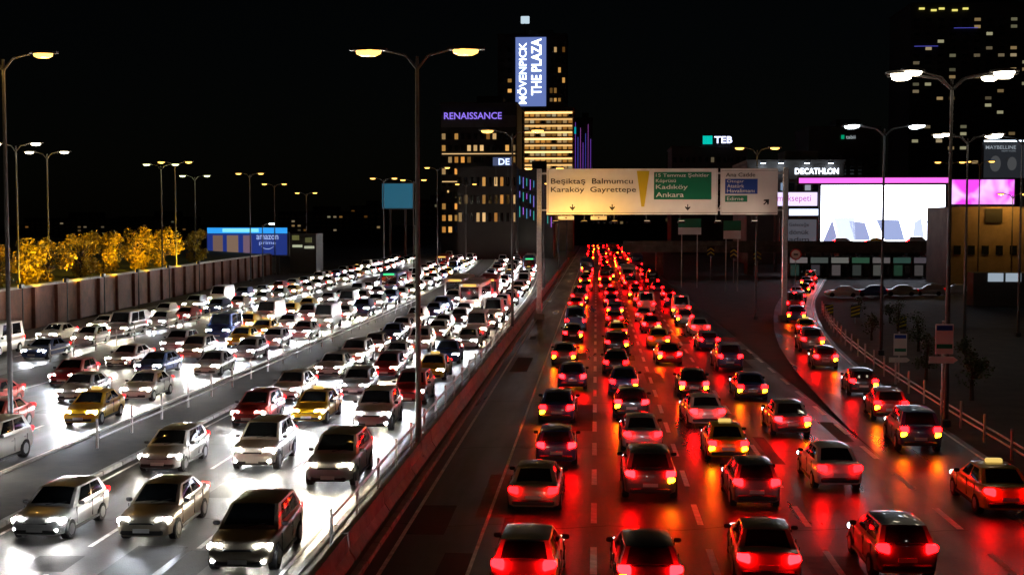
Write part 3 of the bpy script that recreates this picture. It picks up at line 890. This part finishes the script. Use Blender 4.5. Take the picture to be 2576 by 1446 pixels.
def make_car(kind, L, lower, gh, wheels, wr=0.31, head=(0.62, 0.66), tail=(0.66, 0.85), roofbox=None):
    """gh: (y rear base, y front base, z base, y rear top, y front top, z top, w base, w top)"""
    P = {}
    mb = MB()
    mb.loft([ring_section(*s) for s in smooth_stations(lower)])
    yr0, yf0, zb, yr1, yf1, zt, wb, wt = gh
    zt2 = zt - 0.03
    rear = [(-wb, yr0, zb - 0.05), (wb, yr0, zb - 0.05), (wt, yr1, zt2), (-wt, yr1, zt2)]
    front = [(wb, yf0, zb - 0.05), (-wb, yf0, zb - 0.05), (-wt, yf1, zt2), (wt, yf1, zt2)]
    sl = [(-wb, yf0, zb - 0.05), (-wb, yr0, zb - 0.05), (-wt, yr1, zt2), (-wt, yf1, zt2)]
    sr = [(wb, yr0, zb - 0.05), (wb, yf0, zb - 0.05), (wt, yf1, zt2), (wt, yr1, zt2)]
    top = [(-wt, yr1, zt2), (wt, yr1, zt2), (wt, yf1, zt2), (-wt, yf1, zt2)]
    BF, BR, BS = 0.1, 0.07, 0.035
    for fc, bl in ((rear, BR), (front, BF), (sl, BS), (sr, BS)):
        add_grid(mb, patch(fc, bl))
    # roof: its rim follows the bulged tops of the four sides
    e_r = patch(rear, BR)[-1]; e_f = patch(front, BF)[-1][::-1]
    e_l = patch(sl, BS)[-1][::-1]; e_r2 = patch(sr, BS)[-1]
    N = 8
    roof = []
    for j in range(N + 1):
        v = j / N
        row = []
        for i in range(N + 1):
            u = i / N
            p = (e_r[i] * (1 - v) + e_f[i] * v) + (e_l[j] * (1 - u) + e_r2[j] * u) - ((e_r[0] * (1 - u) + e_r[N] * u) * (1 - v) + (e_f[0] * (1 - u) + e_f[N] * u) * v)
            p = p + Vector((0, 0, 0.055 * (1 - (2 * u - 1) ** 4) * (1 - (2 * v - 1) ** 4)))
            row.append(p)
        roof.append(row)
    add_grid(mb, roof)
    P["body"] = mb.mesh("body", "car_paint", 48)
    P["windscreen"] = glass(front, BF, 0.07, 0.93, 0.14, 0.94).mesh("windscreen", "car_glass", 60)
    P["rear_window"] = glass(rear, BR, 0.1, 0.9, 0.2, 0.92).mesh("rear_window", "car_glass", 60)
    P["side_windows"] = [glass(f, BS, a, b, 0.2, 0.9).mesh("side_window", "car_glass", 60) for f in (sl, sr) for a, b in ((0.12, 0.48), (0.52, 0.88))]
    wy, wx = wheels
    cyl = lambda r, x0, x1, n=14: MB().loft([[(x, r * math.cos(2 * math.pi * k / n), r * math.sin(2 * math.pi * k / n)) for k in range(n)] for x in (x0, x1)])
    P["tyre"] = cyl(wr, -0.1, 0.1).mesh("wheel", "tyre", 40)
    P["rim"] = cyl(wr * 0.62, -0.112, 0.112, 10).mesh("rim", "rim", 40)
    P["arch"] = cyl(wr * 1.16, -0.1, 0.1, 14).mesh("wheel_arch", "black_trim")
    P["wheels"] = [(sx * wx, y, wr) for sx in (-1, 1) for y in wy]
    yf, yr = L / 2, -L / 2
    def lampm(s, y, hw, hh, d, nm, mat, sweep=0.0):
        m = MB()
        x, z = s
        m.loft([[(a * hw, y + q * d + sweep * (a + 1), b * hh * (1.1 - 0.25 * a) + 0.02 * a) for a, b in ((-1, -0.55), (-0.75, -1), (0.75, -1), (1, -0.5), (1, 0.5), (0.7, 1), (-0.8, 1), (-1, 0.6))] for q in (-1, 1)])
        return m.mesh(nm, mat)
    P["headlight"] = lampm(head, 0, 0.21, 0.095, 0.12, "headlight", "headlight", -0.055)
    P["tail_light"] = lampm(tail, 0, 0.17, 0.1, 0.07, "tail_light", "taillight", 0.035)
    P["indicator"] = lampm(tail, 0, 0.12, 0.075, 0.05, "indicator", "taillight")
    P["hpos"] = [(sx * head[0], yf - 0.2, head[1]) for sx in (-1, 1)]
    P["tpos"] = [(sx * tail[0], yr + 0.0, tail[1]) for sx in (-1, 1)]
    P["ipos"] = [(sx * (tail[0] + 0.02), yr + 0.03, tail[1] - 0.22) for sx in (-1, 1)]
    P["fog"] = MB().box((0, 0, 0), (0.2, 0.08, 0.09), 0.02).mesh("added_fog_light", "headlight")  # extra lit lamps, added to make the oncoming stream whiter
    P["fpos"] = [(sx * head[0] * 0.98, yf - 0.06, 0.42) for sx in (-1, 1)]
    P["grille"] = MB().box((0, yf - 0.06, head[1] - 0.1), (0.8, 0.12, 0.16), 0.02).mesh("grille", "black_trim")
    P["plate"] = MB().box((0, 0, 0), (0.52, 0.03, 0.12)).mesh("number_plate", "plate_white")
    P["plates"] = [(0, yf + 0.02, 0.42), (0, yr - 0.03, 0.62)]
    P["mirror"] = MB().box((0, 0, 0), (0.2, 0.09, 0.13), 0.03).mesh("mirror", "black_trim")
    P["mirrors"] = [(sx * (wb + 0.14), yf0 - 0.35, zb + 0.06) for sx in (-1, 1)]
    P["brake"] = MB().box((0, yr1 - 0.02, zt2 - 0.05), (0.36, 0.06, 0.05)).mesh("high_brake_light", "taillight")
    w0 = max(q[1] for q in lower)
    P["details"] = [("front_bumper", MB().box((0, yf - 0.09, 0.36), (1.35, 0.24, 0.16), 0.04).mesh("front_bumper", "black_trim")),
                    ("rear_bumper", MB().box((0, yr + 0.08, 0.42), (1.42, 0.24, 0.18), 0.04).mesh("rear_bumper", "black_trim")),
                    ("wiper", MB().tube([(0.1, yf0 + 0.02, zb + 0.05), (-0.55, yf0 - 0.1, zb + 0.14)], 0.012, 5).mesh("wiper", "black_trim"))]
    for sx in (-1, 1):
        P["details"].append(("side_sill", MB().box((sx * (w0 - 0.04), 0, 0.26), (0.1, 2.0, 0.12), 0.03).mesh("side_sill", "black_trim")))
        for yy in (yf0 - 0.15, (yf0 + yr0) / 2 + 0.05, yr0 + 0.55):
            P["details"].append(("door_seam", MB().box((sx * (w0 - 0.008), yy, 0.66), (0.025, 0.014, 0.55)).mesh("door_seam", "black_trim")))
        for yy in ((yf0 + yr0) / 2 + 0.25, yr0 + 0.75):
            P["details"].append(("door_handle", MB().box((sx * (w0 + 0.0), yy, 0.84), (0.05, 0.16, 0.03), 0.01).mesh("door_handle", "rim")))
    P["L"] = L
    P["top"] = zt
    CARS[kind] = P
    return P
make_car("sedan", 4.5, [(-2.25, .70, .36, .78), (-2.17, .82, .27, .96), (-1.85, .88, .2, 1.0), (-1.0, .89, .17, .97), (0, .89, .17, .94), (.95, .89, .17, .93), (1.6, .87, .18, .86), (2.02, .82, .2, .76), (2.18, .74, .25, .66), (2.26, .6, .33, .56)],
         (-1.78, 1.05, .95, -1.05, .22, 1.43, .80, .61), ((-1.36, 1.36), .80))
make_car("hatchback", 4.0, [(-2.0, .70, .36, .84), (-1.94, .82, .27, 1.0), (-1.6, .86, .2, 1.02), (-.8, .87, .17, .99), (0, .87, .17, .96), (.8, .87, .17, .95), (1.4, .85, .18, .89), (1.78, .8, .2, .78), (1.94, .72, .25, .67), (2.01, .58, .33, .57)],
         (-1.9, .95, .97, -1.55, .12, 1.48, .79, .61), ((-1.22, 1.25), .78), tail=(0.66, 0.93))
make_car("sport_utility_car", 4.6, [(-2.3, .74, .42, .98), (-2.22, .87, .32, 1.14), (-1.9, .92, .26, 1.17), (-1, .94, .24, 1.14), (0, .94, .24, 1.1), (.95, .93, .24, 1.08), (1.65, .91, .25, 1.02), (2.06, .86, .27, .92), (2.22, .78, .33, .8), (2.31, .64, .42, .68)],
         (-2.12, 1.1, 1.12, -1.72, .25, 1.7, .85, .68), ((-1.4, 1.42), .85), .36, (0.66, 0.8), (0.7, 1.02))
make_car("panel_van", 5.3, [(-2.65, .88, .4, 1.18), (-2.62, .94, .3, 1.24), (-2.2, .97, .24, 1.26), (-1, .98, .22, 1.26), (0, .98, .22, 1.24), (1.3, .97, .22, 1.22), (1.95, .94, .23, 1.12), (2.4, .9, .25, .98), (2.58, .82, .3, .84), (2.66, .68, .38, .7)],
         (-2.62, 1.75, 1.2, -2.56, 1.0, 2.25, .93, .78), ((-1.7, 1.7), .9), .34, (0.7, 0.84), (0.82, 1.05))

# bus: box body with rows of panes
def make_bus():
    P = {}
    L, W2, Z0, Z1 = 12.0, 1.26, 0.32, 3.05
    mb = MB()
    def sec(y, w, z0, z1):
        c = 0.18
        return [(-w + c, y, z0), (w - c, y, z0), (w, y, z0 + c), (w, y, z1 - c), (w - c, y, z1), (-w + c, y, z1), (-w, y, z1 - c), (-w, y, z0 + c)]
    mb.loft([sec(-6, W2 - 0.12, Z0 + 0.1, Z1 - 0.1), sec(-5.88, W2, Z0, Z1), sec(5.8, W2, Z0, Z1), sec(6, W2 - 0.12, Z0 + 0.1, Z1 - 0.12)])
    mb.box((0, -1.5, Z1 + 0.12), (1.7, 3.4, 0.26), 0.06)
    P["body"] = mb.mesh("body", "car_paint", 38)
    P["windscreen"] = MB().box((0, 6.0, 1.9), (2.1, 0.04, 1.35), 0.015).mesh("windscreen", "car_glass")
    P["rear_window"] = MB().box((0, -6.0, 2.1), (1.9, 0.04, 0.9), 0.015).mesh("rear_window", "car_glass")
    pane = MB().box((0, 0, 0), (0.04, 1.5, 1.0), 0.012).mesh("side_window", "car_glass")
    P["side_panes"] = [(pane, (sx * (W2 + 0.005), -4.6 + 1.7 * k, 2.0)) for sx in (-1, 1) for k in range(6)]
    n = 16
    cyl = lambda r, x0, x1: MB().loft([[(x, r * math.cos(2 * math.pi * k / n), r * math.sin(2 * math.pi * k / n)) for k in range(n)] for x in (x0, x1)])
    P["tyre"] = cyl(.48, -.14, .14).mesh("wheel", "tyre", 40)
    P["rim"] = cyl(.28, -.15, .15).mesh("rim", "rim", 40)
    P["arch"] = cyl(.58, -.1, .1).mesh("wheel_arch", "black_trim")
    P["wheels"] = [(sx * 1.14, y, .48) for sx in (-1, 1) for y in (-3.2, 3.3)]
    P["headlight"] = MB().box((0, 0, 0), (0.42, 0.1, 0.2), 0.03).mesh("headlight", "headlight")
    P["tail_light"] = MB().box((0, 0, 0), (0.2, 0.08, 0.42), 0.03).mesh("tail_light", "taillight")
    P["indicator"] = MB().box((0, 0, 0), (0.2, 0.08, 0.18), 0.03).mesh("indicator", "taillight")
    P["hpos"] = [(sx * 0.88, 6.0, 0.78) for sx in (-1, 1)]
    P["tpos"] = [(sx * 1.0, -6.0, 1.05) for sx in (-1, 1)]
    P["ipos"] = [(sx * 1.0, -6.0, 1.4) for sx in (-1, 1)]
    P["display"] = MB().box((0, 6.0, 2.75), (1.5, 0.06, 0.26), 0.02).mesh("destination_display", "lit")
    P["plate"] = MB().box((0, 0, 0), (0.52, 0.03, 0.12)).mesh("number_plate", "plate_white")
    P["plates"] = [(0, 6.02, 0.5), (0, -6.02, 0.62)]
    P["L"] = L
    CARS["city_bus"] = P
make_bus()
TAXI_SIGN = MB().box((0, -0.35, 1.53), (0.55, 0.2, 0.17), 0.03).mesh("taxi_sign", "lit")

COLOURS = {"white": (0.72, 0.72, 0.7), "silver": (0.42, 0.43, 0.44), "black": (0.014, 0.014, 0.016), "grey": (0.12, 0.12, 0.125), "blue": (0.03, 0.06, 0.2), "red": (0.32, 0.02, 0.02), "beige": (0.4, 0.34, 0.25)}
HEADS = [(1.0, 0.93, 0.8), (1.0, 0.98, 0.95), (0.86, 0.92, 1.0), (1.0, 0.84, 0.58), (0.92, 0.95, 1.0)]
beam_data = {}
def beam(col, energy):
    key = (col, energy)
    if key not in beam_data:
        l = bpy.data.lights.new("headlight_beam", 'SPOT')
        l.energy = energy
        l.color = col
        l.spot_size = math.radians(64)
        l.spot_blend = 0.75
        l.shadow_soft_size = 0.12
        beam_data[key] = l
    return beam_data[key]
KIND_WORD = {"sedan": "sedan", "hatchback": "hatchback", "sport_utility_car": "tall car", "panel_van": "van", "city_bus": "bus", "taxi": "taxi"}
KIND_CAT = {"sedan": "car", "hatchback": "car", "sport_utility_car": "car", "panel_van": "van", "city_bus": "bus", "taxi": "taxi"}
N_VEH = {}
def vehicle(kind, colour, x, y, heading, label, group, detail=2, lights=True, oncoming=False, brake=1.0, indicate=0, hcol=None, z=0.0, disp=None, r=rnd):
    P = CARS["sedan" if kind == "taxi" else kind]
    t = thing(kind if kind != "taxi" else "taxi", label, KIND_CAT[kind], (x, y, z), heading, group)
    col = (0.72, 0.42, 0.01) if kind == "taxi" else COLOURS[colour]
    link("body", P["body"], t, color=col)
    link("windscreen", P["windscreen"], t)
    link("rear_window", P["rear_window"], t)
    if detail >= 2:
        for m in P.get("side_windows", []):
            link("side_window", m, t)
        for sx, p in enumerate(P["mirrors"] if "mirrors" in P else []):
            link("mirror", P["mirror"], t, p)
        for p in P["plates"]:
            link("number_plate", P["plate"], t, p)
        if y < 85:
            for nm, m in P.get("details", []):
                link(nm, m, t)
        if "grille" in P:
            link("grille", P["grille"], t)
    if "side_panes" in P:
        for m, p in P["side_panes"]:
            link("side_window", m, t, p)
    if detail >= 1:
        for p in P["wheels"]:
            w = link("wheel", P["tyre"], t, p)
            if detail >= 2:
                link("rim", P["rim"], w)
                link("wheel_arch", P["arch"], w, (-0.03 if p[0] > 0 else 0.03, 0, 0.02))
    hcol = hcol or r.choice(HEADS)
    off = 0.0004
    for p in P["hpos"]:
        link("headlight", P["headlight"], t, p, scale=(-1 if p[0] < 0 else 1, 1, 1), color=[q * (1.0 if oncoming else 0.02) for q in hcol] if lights else [off] * 3)
    if oncoming and "fog" in P and r.random() < 0.5:
        for p in P["fpos"]:
            link("added_fog_light", P["fog"], t, p, color=hcol)
    for p in P["tpos"]:
        link("tail_light", P["tail_light"], t, p, scale=(-1 if p[0] < 0 else 1, 1, 1), color=(brake, brake * 0.001, brake * 0.0014) if lights else (0.004, 0, 0))
    if indicate:
        for k, p in enumerate(P["ipos"]):
            if indicate == 3 or indicate - 1 == k:
                link("indicator", P["indicator"], t, p, color=(0.5, 0.17, 0.002))
    if "brake" in P and lights and brake > 0.9 and detail >= 1:
        link("high_brake_light", P["brake"], t, color=(brake * 0.5, 0.003, 0.004))
    if "display" in P:
        link("destination_display", P["display"], t, color=disp or (1.2, 0.6, 0.1))
    if kind == "taxi":
        link("taxi_sign", TAXI_SIGN, t, color=(0.9, 0.6, 0.15))
    if lights and y < (190 if oncoming else 120):
        l = beam(tuple(hcol), BEAM_IN if oncoming else BEAM_OUT)
        link("headlight_beam", l, t, (0, P["L"] / 2 + 0.1, 0.72), (math.radians(90 - 2.5), 0, 0))
    return t
BEAM_IN, BEAM_OUT = 2000.0, 40.0

PAL_OUT = ["black", "black", "grey", "grey", "grey", "blue", "blue", "red", "silver", "white", "beige"]
PAL_IN = ["white", "white", "white", "white", "silver", "silver", "silver", "beige", "grey", "blue", "red"]
def pick(r, bus_p=0.0, pal=PAL_IN, taxi_p=0.1):
    q = r.random()
    if q < bus_p: return "city_bus", r.choice(["white", "red", "blue"])
    q = r.random()
    kind = "sedan" if q < 0.36 else "hatchback" if q < 0.62 else "sport_utility_car" if q < 0.79 else "panel_van" if q < 1.0 - taxi_p else "taxi"
    return kind, ("yellow" if kind == "taxi" else r.choice(pal))
def fill_lane(fx, y0, y1, gap, oncoming, lane, bus_p=0.0, seed=0, sparse=1.0):
    r = random.Random(seed)
    y = y0 + r.uniform(0, 4)
    n = 0
    while y < y1:
        kind, colour = pick(r, bus_p if y > (115 if oncoming else 170) else 0.0, PAL_IN if oncoming else PAL_OUT, 0.08 if oncoming else 0.04)
        if kind == "panel_van" and y < 80:
            kind = "hatchback" if r.random() < 0.5 else "sedan"
        P = CARS["sedan" if kind == "taxi" else kind]
        y += P["L"] / 2
        x = fx(y) + r.uniform(-0.4, 0.4)
        px, py = to_px(x, y, 0.8)
        if -60 < px < IMG_W + 60 and py < IMG_H + 90:
            n += 1
            a = math.atan2(fx(y + 2) - fx(y - 2), 4.0)
            heading = -a + math.radians(r.gauss(0, 1.3)) + (math.pi if oncoming else 0.0)
            detail = 2 if y < 110 else 1 if y < 210 else 0
            word = KIND_WORD[kind]
            if oncoming:
                lab = f"{colour} {word}, headlights lit, {ordinal(n)} vehicle in {lane}"
            else:
                lab = f"{colour} {word}, tail lights lit, {ordinal(n)} vehicle in {lane}"
            ind = 0
            if not oncoming:
                q = r.random()
                ind = 2 if q < 0.26 else 1 if q < 0.36 else 3 if q < 0.56 else 0
            hc = r.choice(HEADS); hk = r.choice([0.25, 0.5, 0.8, 1.0, 1.3])
            vt = vehicle(kind, colour, x, y, heading, lab, "oncoming traffic" if oncoming else "outbound traffic", detail, True, oncoming,
                    brake=r.choice([0.55, 0.8, 1.2, 1.7]) * (0.12 if oncoming else 1.0), indicate=ind, disp=r.choice([(0.05, 1.1, 0.35), (1.3, 0.7, 0.15)]), r=r, hcol=tuple(q * hk for q in hc))
            vt.scale = (r.uniform(0.96, 1.04), r.uniform(0.95, 1.07), r.uniform(0.95, 1.06))
        y += P["L"] / 2 + (r.uniform(3.5, 8) if y < 70 else r.uniform(*gap)) * (1 + max(0, y - 150) / 260.0) / sparse
LANES_OUT = [(-1.8, "first lane right of the median", 3), (1.7, "second lane right of the median", 4), (5.2, "third lane right of the median", 5), (8.9, "fourth lane right of the median", 6)]
for x, d, s in LANES_OUT:
    fill_lane(lambda y, x=x: x, 31, 520, (4.5, 12.0), False, d, 0.03, s)
fill_lane(exit_x, 40, 330, (3.5, 11.0), False, "the exit lane on the right", 0.0, 17)
LANES_IN = [(-10.35, "first lane left of the median", 21), (-13.75, "second lane left of the median", 22), (-17.15, "third lane left of the median", 23),
            (-25.3, "fourth lane left of the median", 24), (-28.7, "fifth lane left of the median", 25), (-32.2, "sixth lane left of the median", 26),
            (-40.9, "inner lane of the left frontage road", 27), (-45.2, "outer lane of the left frontage road", 28)]
for x, d, s in LANES_IN:
    fill_lane(lambda y, x=x: x + bend(y), 33, 480 if x > -20 else 330, (2.2, 6.5), True, d, 0.05 if x > -33 else 0.0, s)
# parked cars in the dark lot and traffic on the flyover
r = random.Random(77)
for k in range(9):
    kind, colour = pick(r)
    x, y = 33 + 4.2 * k + r.uniform(-.3, .3), 168 + 1.5 * k
    vehicle(kind, colour, x, y, math.radians(80 + r.uniform(-8, 8)), f"parked unlit {colour} {KIND_WORD[kind]}, {ordinal(k + 1)} from the left in the dark car park", "cars parked in the dark lot", 1, False, r=r)
for k in range(8):
    kind, colour = pick(r)
    x = 46 + 7.5 * k + r.uniform(-1, 1)
    vehicle(kind, colour, x, 236.2, -math.pi / 2, f"{colour} {KIND_WORD[kind]} on the flyover, {ordinal(k + 1)} from the left", "traffic on the flyover", 0, True, r=r, z=5.6, brake=1.2)

# ================================================================== SMALL SIGNS ON THE RIGHT
def hazard_board(px, py, Y, label, w=0.9, h=1.2):
    c = at(px, py, Y)
    t = thing("hazard_board", label, "sign", (c.x, Y, 0), 0, "striped hazard boards")
    MB().tube([(0, 0.05, 0), (0, 0.05, c.z + h / 2)], 0.05, 7).build("post", "galvanised", t)
    MB().box((0, 0, c.z), (w, 0.04, h), 0.01).build("board", "sign_black", t)
    for k in range(3):
        z = c.z - h / 2 + h * (0.08 + 0.3 * k)
        q = [(-w * .48, z), (w * .48, z + h * 0.22), (w * .48, z + h * 0.36), (-w * .48, z + h * 0.14)]
        q = [(x, min(zz, c.z + h * 0.485)) for x, zz in q]
        MB().loft([[(x, -0.028, zz) for x, zz in q], [(x, -0.02, zz) for x, zz in q]]).build("stripe", "sign_yellow", t)
hazard_board(2085, 780, 128, "yellow and black striped board at the gore of the exit road, left one")
hazard_board(2152, 783, 124, "yellow and black striped board beyond the exit road, middle one")
hazard_board(2268, 812, 118, "yellow and black striped board beyond the exit road, right one")
def chevron_post(px, py, Y, label):
    c = at(px, py, Y)
    t = thing("chevron_board", label, "sign", (c.x, Y, 0), 0, "yellow chevron boards")
    MB().tube([(0, 0.05, 0), (0, 0.05, c.z + 0.8)], 0.05, 7).build("post", "galvanised", t)
    MB().box((0, 0, c.z), (1.3, 0.04, 1.7), 0.01).build("board", "sign_black", t)
    for k in range(2):
        z = c.z - 0.55 + 0.65 * k
        for s in (-1, 1):
            q = [(0, z + 0.28), (s * .58, z - 0.12), (s * .58, z + 0.1), (0, z + 0.5)]
            MB().loft([[(x, -0.03, zz) for x, zz in q], [(x, -0.022, zz) for x, zz in q]]).build("chevron_arm", "sign_yellow", t)
chevron_post(1788, 632, 215, "yellow up-pointing chevron board right of the tail lights, left one")
chevron_post(1846, 636, 205, "yellow up-pointing chevron board right of the tail lights, middle one")
chevron_post(1905, 642, 195, "yellow up-pointing chevron board right of the tail lights, right one")
def arrow_sign(px, Y, label, tint="sign_white"):
    c = at(px, 905, Y)
    t = thing("direction_sign", label, "sign", (c.x, Y, 0), 0, "arrow signs on the right verge")
    MB().tube([(0, 0.06, 0), (0, 0.06, c.z + 1.75)], 0.045, 8).build("post", "galvanised", t)
    q = [(-0.62, -0.15), (0.45, -0.15), (0.66, 0.0), (0.45, 0.15), (-0.62, 0.15)]
    MB().loft([[(x, -0.02, c.z + z) for x, z in q], [(x, 0.02, c.z + z) for x, z in q]]).build("arrow_plate", tint, t)
    MB().box((0.05, 0, c.z + 0.95), (0.8, 0.04, 1.35), 0.01).build("notice_plate", "sign_white", t)
    MB().box((0.05, -0.025, c.z + 1.45), (0.7, 0.012, 0.22)).build("blue_band", "sign_blue", t)
    MB().box((0.05, -0.025, c.z + 0.62), (0.7, 0.012, 0.2)).build("green_band", "sign_green", t)
    return t
sg1 = arrow_sign(2372, 57, "white arrow sign with a striped notice above on the dark right verge")
# link("lettering", text_mesh("D-100", "sign_black", 0.6, 0.14, 0.005), sg1, (-0.12, -0.03, at(2372, 905, 57).z))
arrow_sign(2262, 78, "smaller arrow sign farther back on the right verge")
def round_sign(px, py, Y, label):
    c = at(px, py, Y)
    t = thing("round_sign", label, "sign", (c.x, Y, 0))
    MB().tube([(0, 0.06, 0), (0, 0.06, c.z)], 0.05, 7).build("post", "galvanised", t)
    disc = lambda r0, y0, y1: MB().loft([[(r0 * math.cos(a), yy, c.z + r0 * math.sin(a)) for a in [2 * math.pi * k / 20 for k in range(20)]] for yy in (y0, y1)])
    disc(0.72, -0.02, 0.02).build("rim_disc", "sign_red", t)
    disc(0.56, -0.035, -0.021).build("face_disc", "sign_white", t)
    MB().box((0, -0.045, c.z), (0.55, 0.012, 0.2)).build("symbol", "sign_black", t)
round_sign(2002, 640, 160, "round white road sign with red rim right of the exit road")
for k, (px, py, w, h, Y, lab) in enumerate(((1735, 570, 58, 40, 190, "small green and white direction board beyond the overhead sign, left one"), (1842, 578, 44, 46, 180, "small green and white direction board beyond the overhead sign, right one"))):
    c = at(px, py, Y)
    t = thing("direction_board", lab, "sign", (c.x, Y, 0))
    panel("green_panel", "sign_green", t, px - w / 2, py - h / 2, px + w / 2, py + 2, Y, 0.06)
    panel("white_panel", "sign_white", t, px - w / 2, py + 2.5, px + w / 2, py + h / 2, Y, 0.06)
    for s in (-1, 1):
        MB().box((s * w / 3 / F_PX * Y, 0.15, c.z / 2), (0.14, 0.14, c.z)).build("post", "galvanised", t)

# ================================================================== LEFT: RETAINING WALL AND LIT TREES
wall_pts = [(-50.5, 88), (-53.0, 118), (-55.5, 150), (-58.5, 190), (-62, 232)]
for k, ((xa, ya), (xb, yb)) in enumerate(zip(wall_pts, wall_pts[1:])):
    t = thing("retaining_wall", f"reddish brown retaining wall under the yellow lit trees, {ordinal(k + 1)} stretch from the left", "wall", (xa, ya, 0))
    dx, dy = xb - xa, yb - ya
    L = math.hypot(dx, dy); nx, ny = -dy / L, dx / L
    hh = 3.9
    MB().loft([[(0, 0, 0), (nx * 0.6, ny * 0.6, 0), (nx * 0.6, ny * 0.6, hh), (0, 0, hh)], [(dx, dy, 0), (dx + nx * 0.6, dy + ny * 0.6, 0), (dx + nx * 0.6, dy + ny * 0.6, hh), (dx, dy, hh)]]).build("wall", "brick_wall", t)
    MB().loft([[(q * nx - s * 0 - nx * .12, q * ny - ny * .12, z) for q, s, z in ((0, 0, hh), (0.85, 0, hh), (0.85, 0, hh + .22), (0, 0, hh + .22))], [(dx + q * nx - nx * .12, dy + q * ny - ny * .12, z) for q, z in ((0, hh), (0.85, hh), (0.85, hh + .22), (0, hh + .22))]]).build("coping", "concrete", t)
    nb = int(L / 5.5)
    for j in range(nb + 1):
        f = j / nb
        MB().box((dx * f - nx * 0.12, dy * f - ny * 0.12, hh / 2), (0.45, 0.45, hh - 0.01)).build("pilaster", "brick_wall", t)
bank = MB()
for (xa, ya), (xb, yb) in zip(wall_pts, wall_pts[1:]):
    bank.poly([(xa - 0.4, ya, 3.85), (xb - 0.4, yb, 3.85), (xb - 60, yb + 30, 7.0), (xa - 60, ya + 30, 7.0)])
struct(bank.build("bank", "grass"))

def make_tree(seed, leafmat, R=2.4, Hh=5.2, nl=1100, ls=0.26, low=0.38):
    r = random.Random(seed)
    tr = MB()
    tr.tube([(0, 0, 0), (r.uniform(-.1, .1), r.uniform(-.1, .1), Hh * 0.3), (r.uniform(-.3, .3), r.uniform(-.2, .2), Hh * 0.62)], [0.2, 0.15, 0.09], 8)
    clumps = []
    for k in range(11 if low > 0.2 else 20):
        a = r.uniform(0, 2 * math.pi)
        rr = R * math.sqrt(r.random()) * 0.85
        z = Hh * r.uniform(low, 0.98)
        rr *= 1.0 - 0.5 * abs((z / Hh) - 0.6) / 0.4
        c = (rr * math.cos(a), rr * math.sin(a), z)
        clumps.append((c, r.uniform(0.55, 1.05)))
        tr.tube([(0, 0, Hh * r.uniform(0.25, 0.5)), (c[0] * 0.5, c[1] * 0.5, z * 0.8), c], [0.08, 0.05, 0.02], 5)
    trunk = tr.mesh("trunk", "bark", 60)
    lv = MB()
    for _ in range(nl):
        (c, cr) = r.choice(clumps)
        d = Vector((r.gauss(0, 1), r.gauss(0, 1), r.gauss(0, 1))).normalized() * cr * (r.random() ** 0.4)
        p = Vector(c) + d
        u = Vector((r.gauss(0, 1), r.gauss(0, 1), r.gauss(0, 0.6))).normalized()
        w = u.orthogonal().normalized()
        w = (Matrix.Rotation(r.uniform(0, 6.28), 3, u) @ w)
        s = ls * r.uniform(0.6, 1.25)
        lv.poly([p - u * s * 0.5, p + w * s * 0.32, p + u * s * 0.6, p - w * s * 0.32])
    me = bpy.data.meshes.new("crown")
    me.from_pydata(lv.v, [], lv.f)
    me.materials.append(MATS[leafmat])
    return trunk, me
TREES = [make_tree(s, "leaf_yellow", 3.0, 5.0, 2600, 0.3, 0.1) for s in (1, 2, 3, 4)]
GTREES = [make_tree(s, "leaf_green", 2.0, 4.2, 700) for s in (11, 12)]
def plant(i, pair, x, y, z, s, label, group):
    t = thing("tree", label, "tree", (x, y, z), i * 1.7, group)
    t.scale = (s, s, s)
    link("trunk", pair[0], t)
    link("crown", pair[1], t)
r = random.Random(9)
tree_px = [(12, 96, .9), (70, 102, .85), (135, 108, .95), (195, 116, 1.0), (255, 122, 1.0), (300, 132, 1.1), (345, 140, 1.1), (385, 152, 1.2), (425, 165, 1.2), (455, 182, 1.1)]
for k, (px, Y, s) in enumerate(tree_px):
    x = interp([(q[1], q[0]) for q in wall_pts], Y) - 2.2
    plant(k, TREES[k % 4], x, Y, 3.7, s * 0.88, f"yellow lamplit tree above the brown wall, {ordinal(k + 1)} from the left", "yellow lit trees")
# floodlights added on short pavement posts to light the trees yellow
for k, Y in enumerate((92, 102, 113, 124, 136, 149, 164)):
    x = interp([(q[1], q[0]) for q in wall_pts], Y) + 3.0
    t = thing("added_tree_floodlight", f"added short dark floodlight post facing the brown wall, {ordinal(k + 1)} from the left", "floodlight", (x, Y, 0.12), 0, "added floodlights before the wall")
    MB().tube([(0, 0, 0), (0, 0, 4.3)], [0.07, 0.05], 8).build("pole", "dark_steel", t)
    hd = MB().box((-0.1, 0, 4.4), (0.3, 0.6, 0.4), 0.05).build("lamp_head", "dark_steel", t)
    MB().box((-0.262, 0, 4.4), (0.03, 0.5, 0.3)).build("lens", "lamp_lens", hd, color=(0.3, 0.18, 0.02))
    ld = bpy.data.lights.new("added_tree_light", 'SPOT'); ld.energy = 7000; ld.color = (1.0, 0.58, 0.02); ld.shadow_soft_size = 0.25
    ld.spot_size = math.radians(115); ld.spot_blend = 0.5
    link("added_tree_light", ld, hd, (-0.4, 0, 4.4), (math.radians(128), 0, math.radians(90)))
# dark bushes and small trees on the right verge
for k in range(9):
    y = 62 + 9 * k
    x = exit_x(y) + 5.5 + r.uniform(0, 5)
    plant(k + 3, GTREES[k % 2], x, y, -0.1, r.uniform(0.45, 0.75), f"dark low tree on the right verge, {ordinal(k + 1)} from the camera", "dark verge trees")
